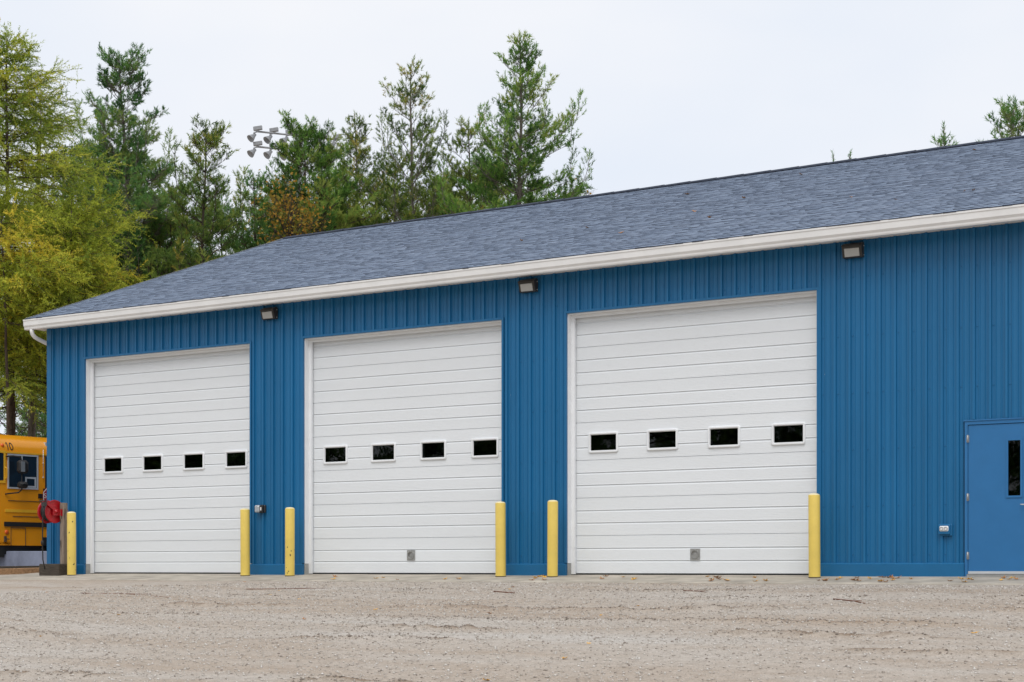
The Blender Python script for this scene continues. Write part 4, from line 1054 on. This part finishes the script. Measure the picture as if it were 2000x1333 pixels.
# orange deciduous tree
def broadleaf(name, x, ytop, Z, rx, rz, label, seed, mat_, nleaf=5200):
    r = np.random.default_rng(seed); g, H = place(x, ytop, Z); root = empty(name, tuple(g), label, 'tree')
    tb = MB(); tb.tube([(0, 0, 0), (.05, .03, H * .35), (-.03, .06, H * .7), (0, 0, H * .93)], [.11, .085, .05, .012], 8)
    cl = []
    A, B, RA, RB = [], [], [], []
    for k in range(46):
        v = r.normal(size=3); v /= np.linalg.norm(v); v *= r.random() ** .4
        c = np.array([v[0] * rx, v[1] * rx, H - rz + v[2] * rz * .95]); cl.append((c, .28 + .35 * r.random(), r.random()))
        s0 = np.array([0, 0, max(H * .3, c[2] - rx * .8 - .5)]); mid_ = (s0 + c) / 2 + r.normal(size=3) * .12
        A += [s0, mid_]; B += [mid_, c]; RA += [.026, .016]; RB += [.016, .006]
        for _ in range(6): e = c + r.normal(size=3) * .35; A.append(c); B.append(e); RA.append(.006); RB.append(.002)
    V, F = cones(A, B, RA, RB); tb.add(V, [tuple(q) for q in F])
    tme = bpy.data.meshes.new('trunk'); tme.from_pydata(tb.v, [], tb.f); tme.update(); link('trunk', tme, M['bark'], root)
    idx = r.integers(0, len(cl), nleaf); C = np.array([c[0] for c in cl])[idx]; S = np.array([c[1] for c in cl])[idx]; TT = np.clip(np.array([c[2] for c in cl])[idx] * .7 + .35 * r.random(nleaf), 0, 1)
    P = C + r.normal(size=(nleaf, 3)) * S[:, None] * .62
    d1 = r.normal(size=(nleaf, 3)); d1 /= np.linalg.norm(d1, axis=1, keepdims=True); d2 = np.cross(d1, r.normal(size=(nleaf, 3))); d2 /= np.linalg.norm(d2, axis=1, keepdims=True)
    a = (.045 + .03 * r.random(nleaf))[:, None]
    V = np.stack([P - d1 * a, P + d2 * a * .6, P + d1 * a * 1.1, P - d2 * a * .6], 1).reshape(-1, 3)
    link('crown', np_mesh('crown', V, np.arange(len(V)).reshape(-1, 4), False, TT), M[mat_], root)
broadleaf('maple_tree', 568, 345, 51, .85, 1.5, 'small orange autumn tree just above the left end of the ridge', 77, 'autumn', 1150)
broadleaf('maple_tree', 1130, 372, 58, .75, .5, 'tuft of thin twigs with sparse leaves over the ridge right of the tallest pine', 79, 'autumn', 130)

# wood across the yard, behind the photographer (mirrored in the window glass)
lab_ = 'pine in the wood across the yard behind the photographer, mirrored in the window glass'
back, _n = tree('pine_tree', (0, 0, 0), 9.0, .7, lambda f: 3.0 * (1 - f) ** .6 + .15, lab_, 'tree', M['pine_a'], M['bark'], 83, group='pines across the yard', trunk_r=.16, dens=.9, whorl=.6, e_hi=40)
for k in range(17):
    o = back if k == 0 else copy_tree(back)
    X = -52 + k * 4.6; hh_ = random.uniform(1.0, 1.15) if 4 < X < 14 else random.uniform(1.6, 2.0)
    o.location = (X + random.uniform(-1, 1), -41 - random.uniform(0, 8), -1.75); o.rotation_euler = (0, 0, random.random() * 6.28); o.scale = (hh_ * 1.15, hh_ * 1.15, hh_)

# ------------------------------------------------------------------ stadium lights
pc = at(582, 270, 120); pb_ = pc.copy(); pb_[2] = 0
st = empty('stadium_light', tuple(pb_), 'grey stadium light mast with two crossarms of floodlights behind the treetops', 'light mast')
zu, zl = at(582, 265.5, 120)[2], at(582, 295, 120)[2]
M['mast'] = mat('weathered_grey_aluminium', (0.27, 0.28, 0.29), 0.5, metal=0.2, var=0.15)
b = MB(); b.lathe(tuple(pb_), (0, 0, 1), [(.40, 0), (.22, zu + .4)], 14); b.build('mast', M['mast'], st)
AD = RT * .93 + FW * .37
for zz in (zu, zl):
    b = MB(); c = pb_.copy(); c[2] = zz
    b.tube([tuple(c - AD * 3.25), tuple(c + AD * 3.25)], .075, 8); b.build('crossarm', M['mast'], st)
    for k in range(6):
        q = c + AD * (-3.1 + 1.24 * k); fwd = unit(-RT * .55 - FW * .45 + up * -.65)
        b = MB(); bar(b, q + up * .22 - RT * .34 + FW * .1, q + up * .27 + RT * .34 - FW * .1, .13, .16, unit(np.cross(RT, up))); hd_ = b.build('ballast_box', M['mast'], st)
        b = MB(); b.tube([tuple(q), tuple(q - RT * .28 - up * .12 - FW * .1), tuple(q - RT * .33 - up * .36 - FW * .12)], .055, 6); hc = q - RT * .36 - up * .42 - FW * .12
        b.lathe(hc - fwd * .10, fwd, [(.0, -.22), (.10, -.21), (.13, -.05), (.20, .10), (.29, .32), (.31, .40), (.28, .385), (.10, .10), (0, .08)], 16); b.build('floodlight', M['mast'], st)

# ------------------------------------------------------------------ fallen leaves and twigs
def leaf_mesh(nm, m_):
    r = np.random.default_rng(len(nm)); pts = []
    for k in range(10):
        a = 2 * math.pi * k / 10; rad = (1.0 if k % 2 == 0 else .48) * (.85 + .3 * r.random()); pts.append((rad * math.cos(a), rad * math.sin(a) * .8, .25 + .35 * r.random() if k % 2 == 0 else .12))
    V = [(0, 0, .08)] + pts + [(0, 0, .05)] + [(x, y, z - .03) for x, y, z in pts]
    F = [(0, 1 + k, 1 + (k + 1) % 10) for k in range(10)] + [(11, 12 + (k + 1) % 10, 12 + k) for k in range(10)]
    me = bpy.data.meshes.new(nm); me.from_pydata(V, [], F); me.materials.append(m_); me.update(); return me
lm = [leaf_mesh('leaf_yellow', M['leaf_y']), leaf_mesh('leaf_brownish', M['leaf_b'])]
def leaf(x, y, z, s, which, label, group, tilt=(0, 0)):
    o = bpy.data.objects.new('fallen_leaf', lm[which]); COL.objects.link(o)
    o.location = (x, y, z); o.scale = (s, s, s); o.rotation_euler = (tilt[0] + random.uniform(-.25, .25), tilt[1] + random.uniform(-.25, .25), random.random() * 6.28)
    tag(o, label, 'leaf', group)
spots_ = [(1050, 10, 26), (1180, 2, 20), (1385, 8, 45), (1690, 14, 55), (1745, 7, 40), (1880, 5, 50), (1960, 5, 40), (1600, 4, 40), (1270, 3, 60), (900, 3, 90), (760, 3, 60), (640, 2, 30), (1490, 3, 40)]
for xc, n_, w in spots_:
    for _ in range(n_):
        xx = random.gauss(xc, w * .5); yy = -.25 - 1.05 * random.random() ** .8
        d = onx = None
        r_ = FW + RT * (xx - 1000) / FPX; tt = (yy - CAM[1]) / r_[1]; X = CAM[0] + r_[0] * tt
        w_ = 0 if random.random() < .62 else 1
        leaf(X, yy, apron_z(yy) + .004, random.uniform(.042, .072), w_, ['yellow fallen leaf lying on the concrete apron', 'brown fallen leaf lying on the concrete apron'][w_], ['yellow leaves on the apron', 'brown leaves on the apron'][w_])
for k in range(34):
    X = random.uniform(2, 23); Y = random.uniform(-9, -1.7) if random.random() < .75 else random.uniform(-13, -9); w_ = 0 if random.random() < .4 else 1
    leaf(X, Y, float(ground_z(np.array([X]), np.array([Y]))[0]) + .004, random.uniform(.028, .05), w_, ['yellow fallen leaf lying on the gravel', 'brown fallen leaf lying on the gravel'][w_], ['yellow leaves on the gravel', 'brown leaves on the gravel'][w_])
for k in range(16):
    X = random.uniform(8, 22); s_ = random.uniform(.3, SL - .4); P_ = np.array([X, EAVE_Y, ze]) + ud * s_ + nd * .018
    leaf(P_[0], P_[1], P_[2], random.uniform(.035, .06), 1, 'brown fallen leaf lying on the shingle roof', 'leaves on the roof', (math.atan(PITCH), 0))
TW = [((1628, 1172), (1690, 1180), .011), ((1335, 1155), (1380, 1158), .008), ((480, 1152), (640, 1150), .007), ((965, 1157), (1005, 1160), .012), ((160, 1160), (330, 1168), .008)]
def on_ground(px_, py_):
    d = FW + RT * (px_ - 1000) / FPX + np.array([0, 0, 1.0]) * (1110 - py_) / FPX
    Q = CAM + d * np.arange(11, 40, .02)[:, None]
    return Q[np.argmax(Q[:, 2] < ground_z(Q[:, 0], Q[:, 1]))].copy()
tl = ['long reddish twig on the gravel below the rightmost bollard', 'short reddish twig on the gravel in front of the right door', 'thin reddish twig on the gravel in front of the left pair of bollards', 'short dark stick on the gravel below the middle door corner', 'thin reddish twig on the gravel below the left door']
for (a, c, r_), lab in zip(TW, tl):
    A_, B_ = on_ground(*a), on_ground(*c); mid_ = (A_ + B_) / 2 + np.array([.02, .05, 0])
    for q in (A_, mid_, B_): q[2] = ground_z(np.array([q[0]]), np.array([q[1]]))[0] + r_ * .7
    b = MB(); b.tube([tuple(A_), tuple(mid_), tuple(B_)], [r_, r_ * .8, r_ * .4], 6); b.tube([tuple(mid_), tuple(mid_ + (B_ - A_) * .22 + np.array([0, .10, .01]))], [r_ * .6, r_ * .3], 5)
    tag(b.build('twig', M['twig']), lab, 'twig')
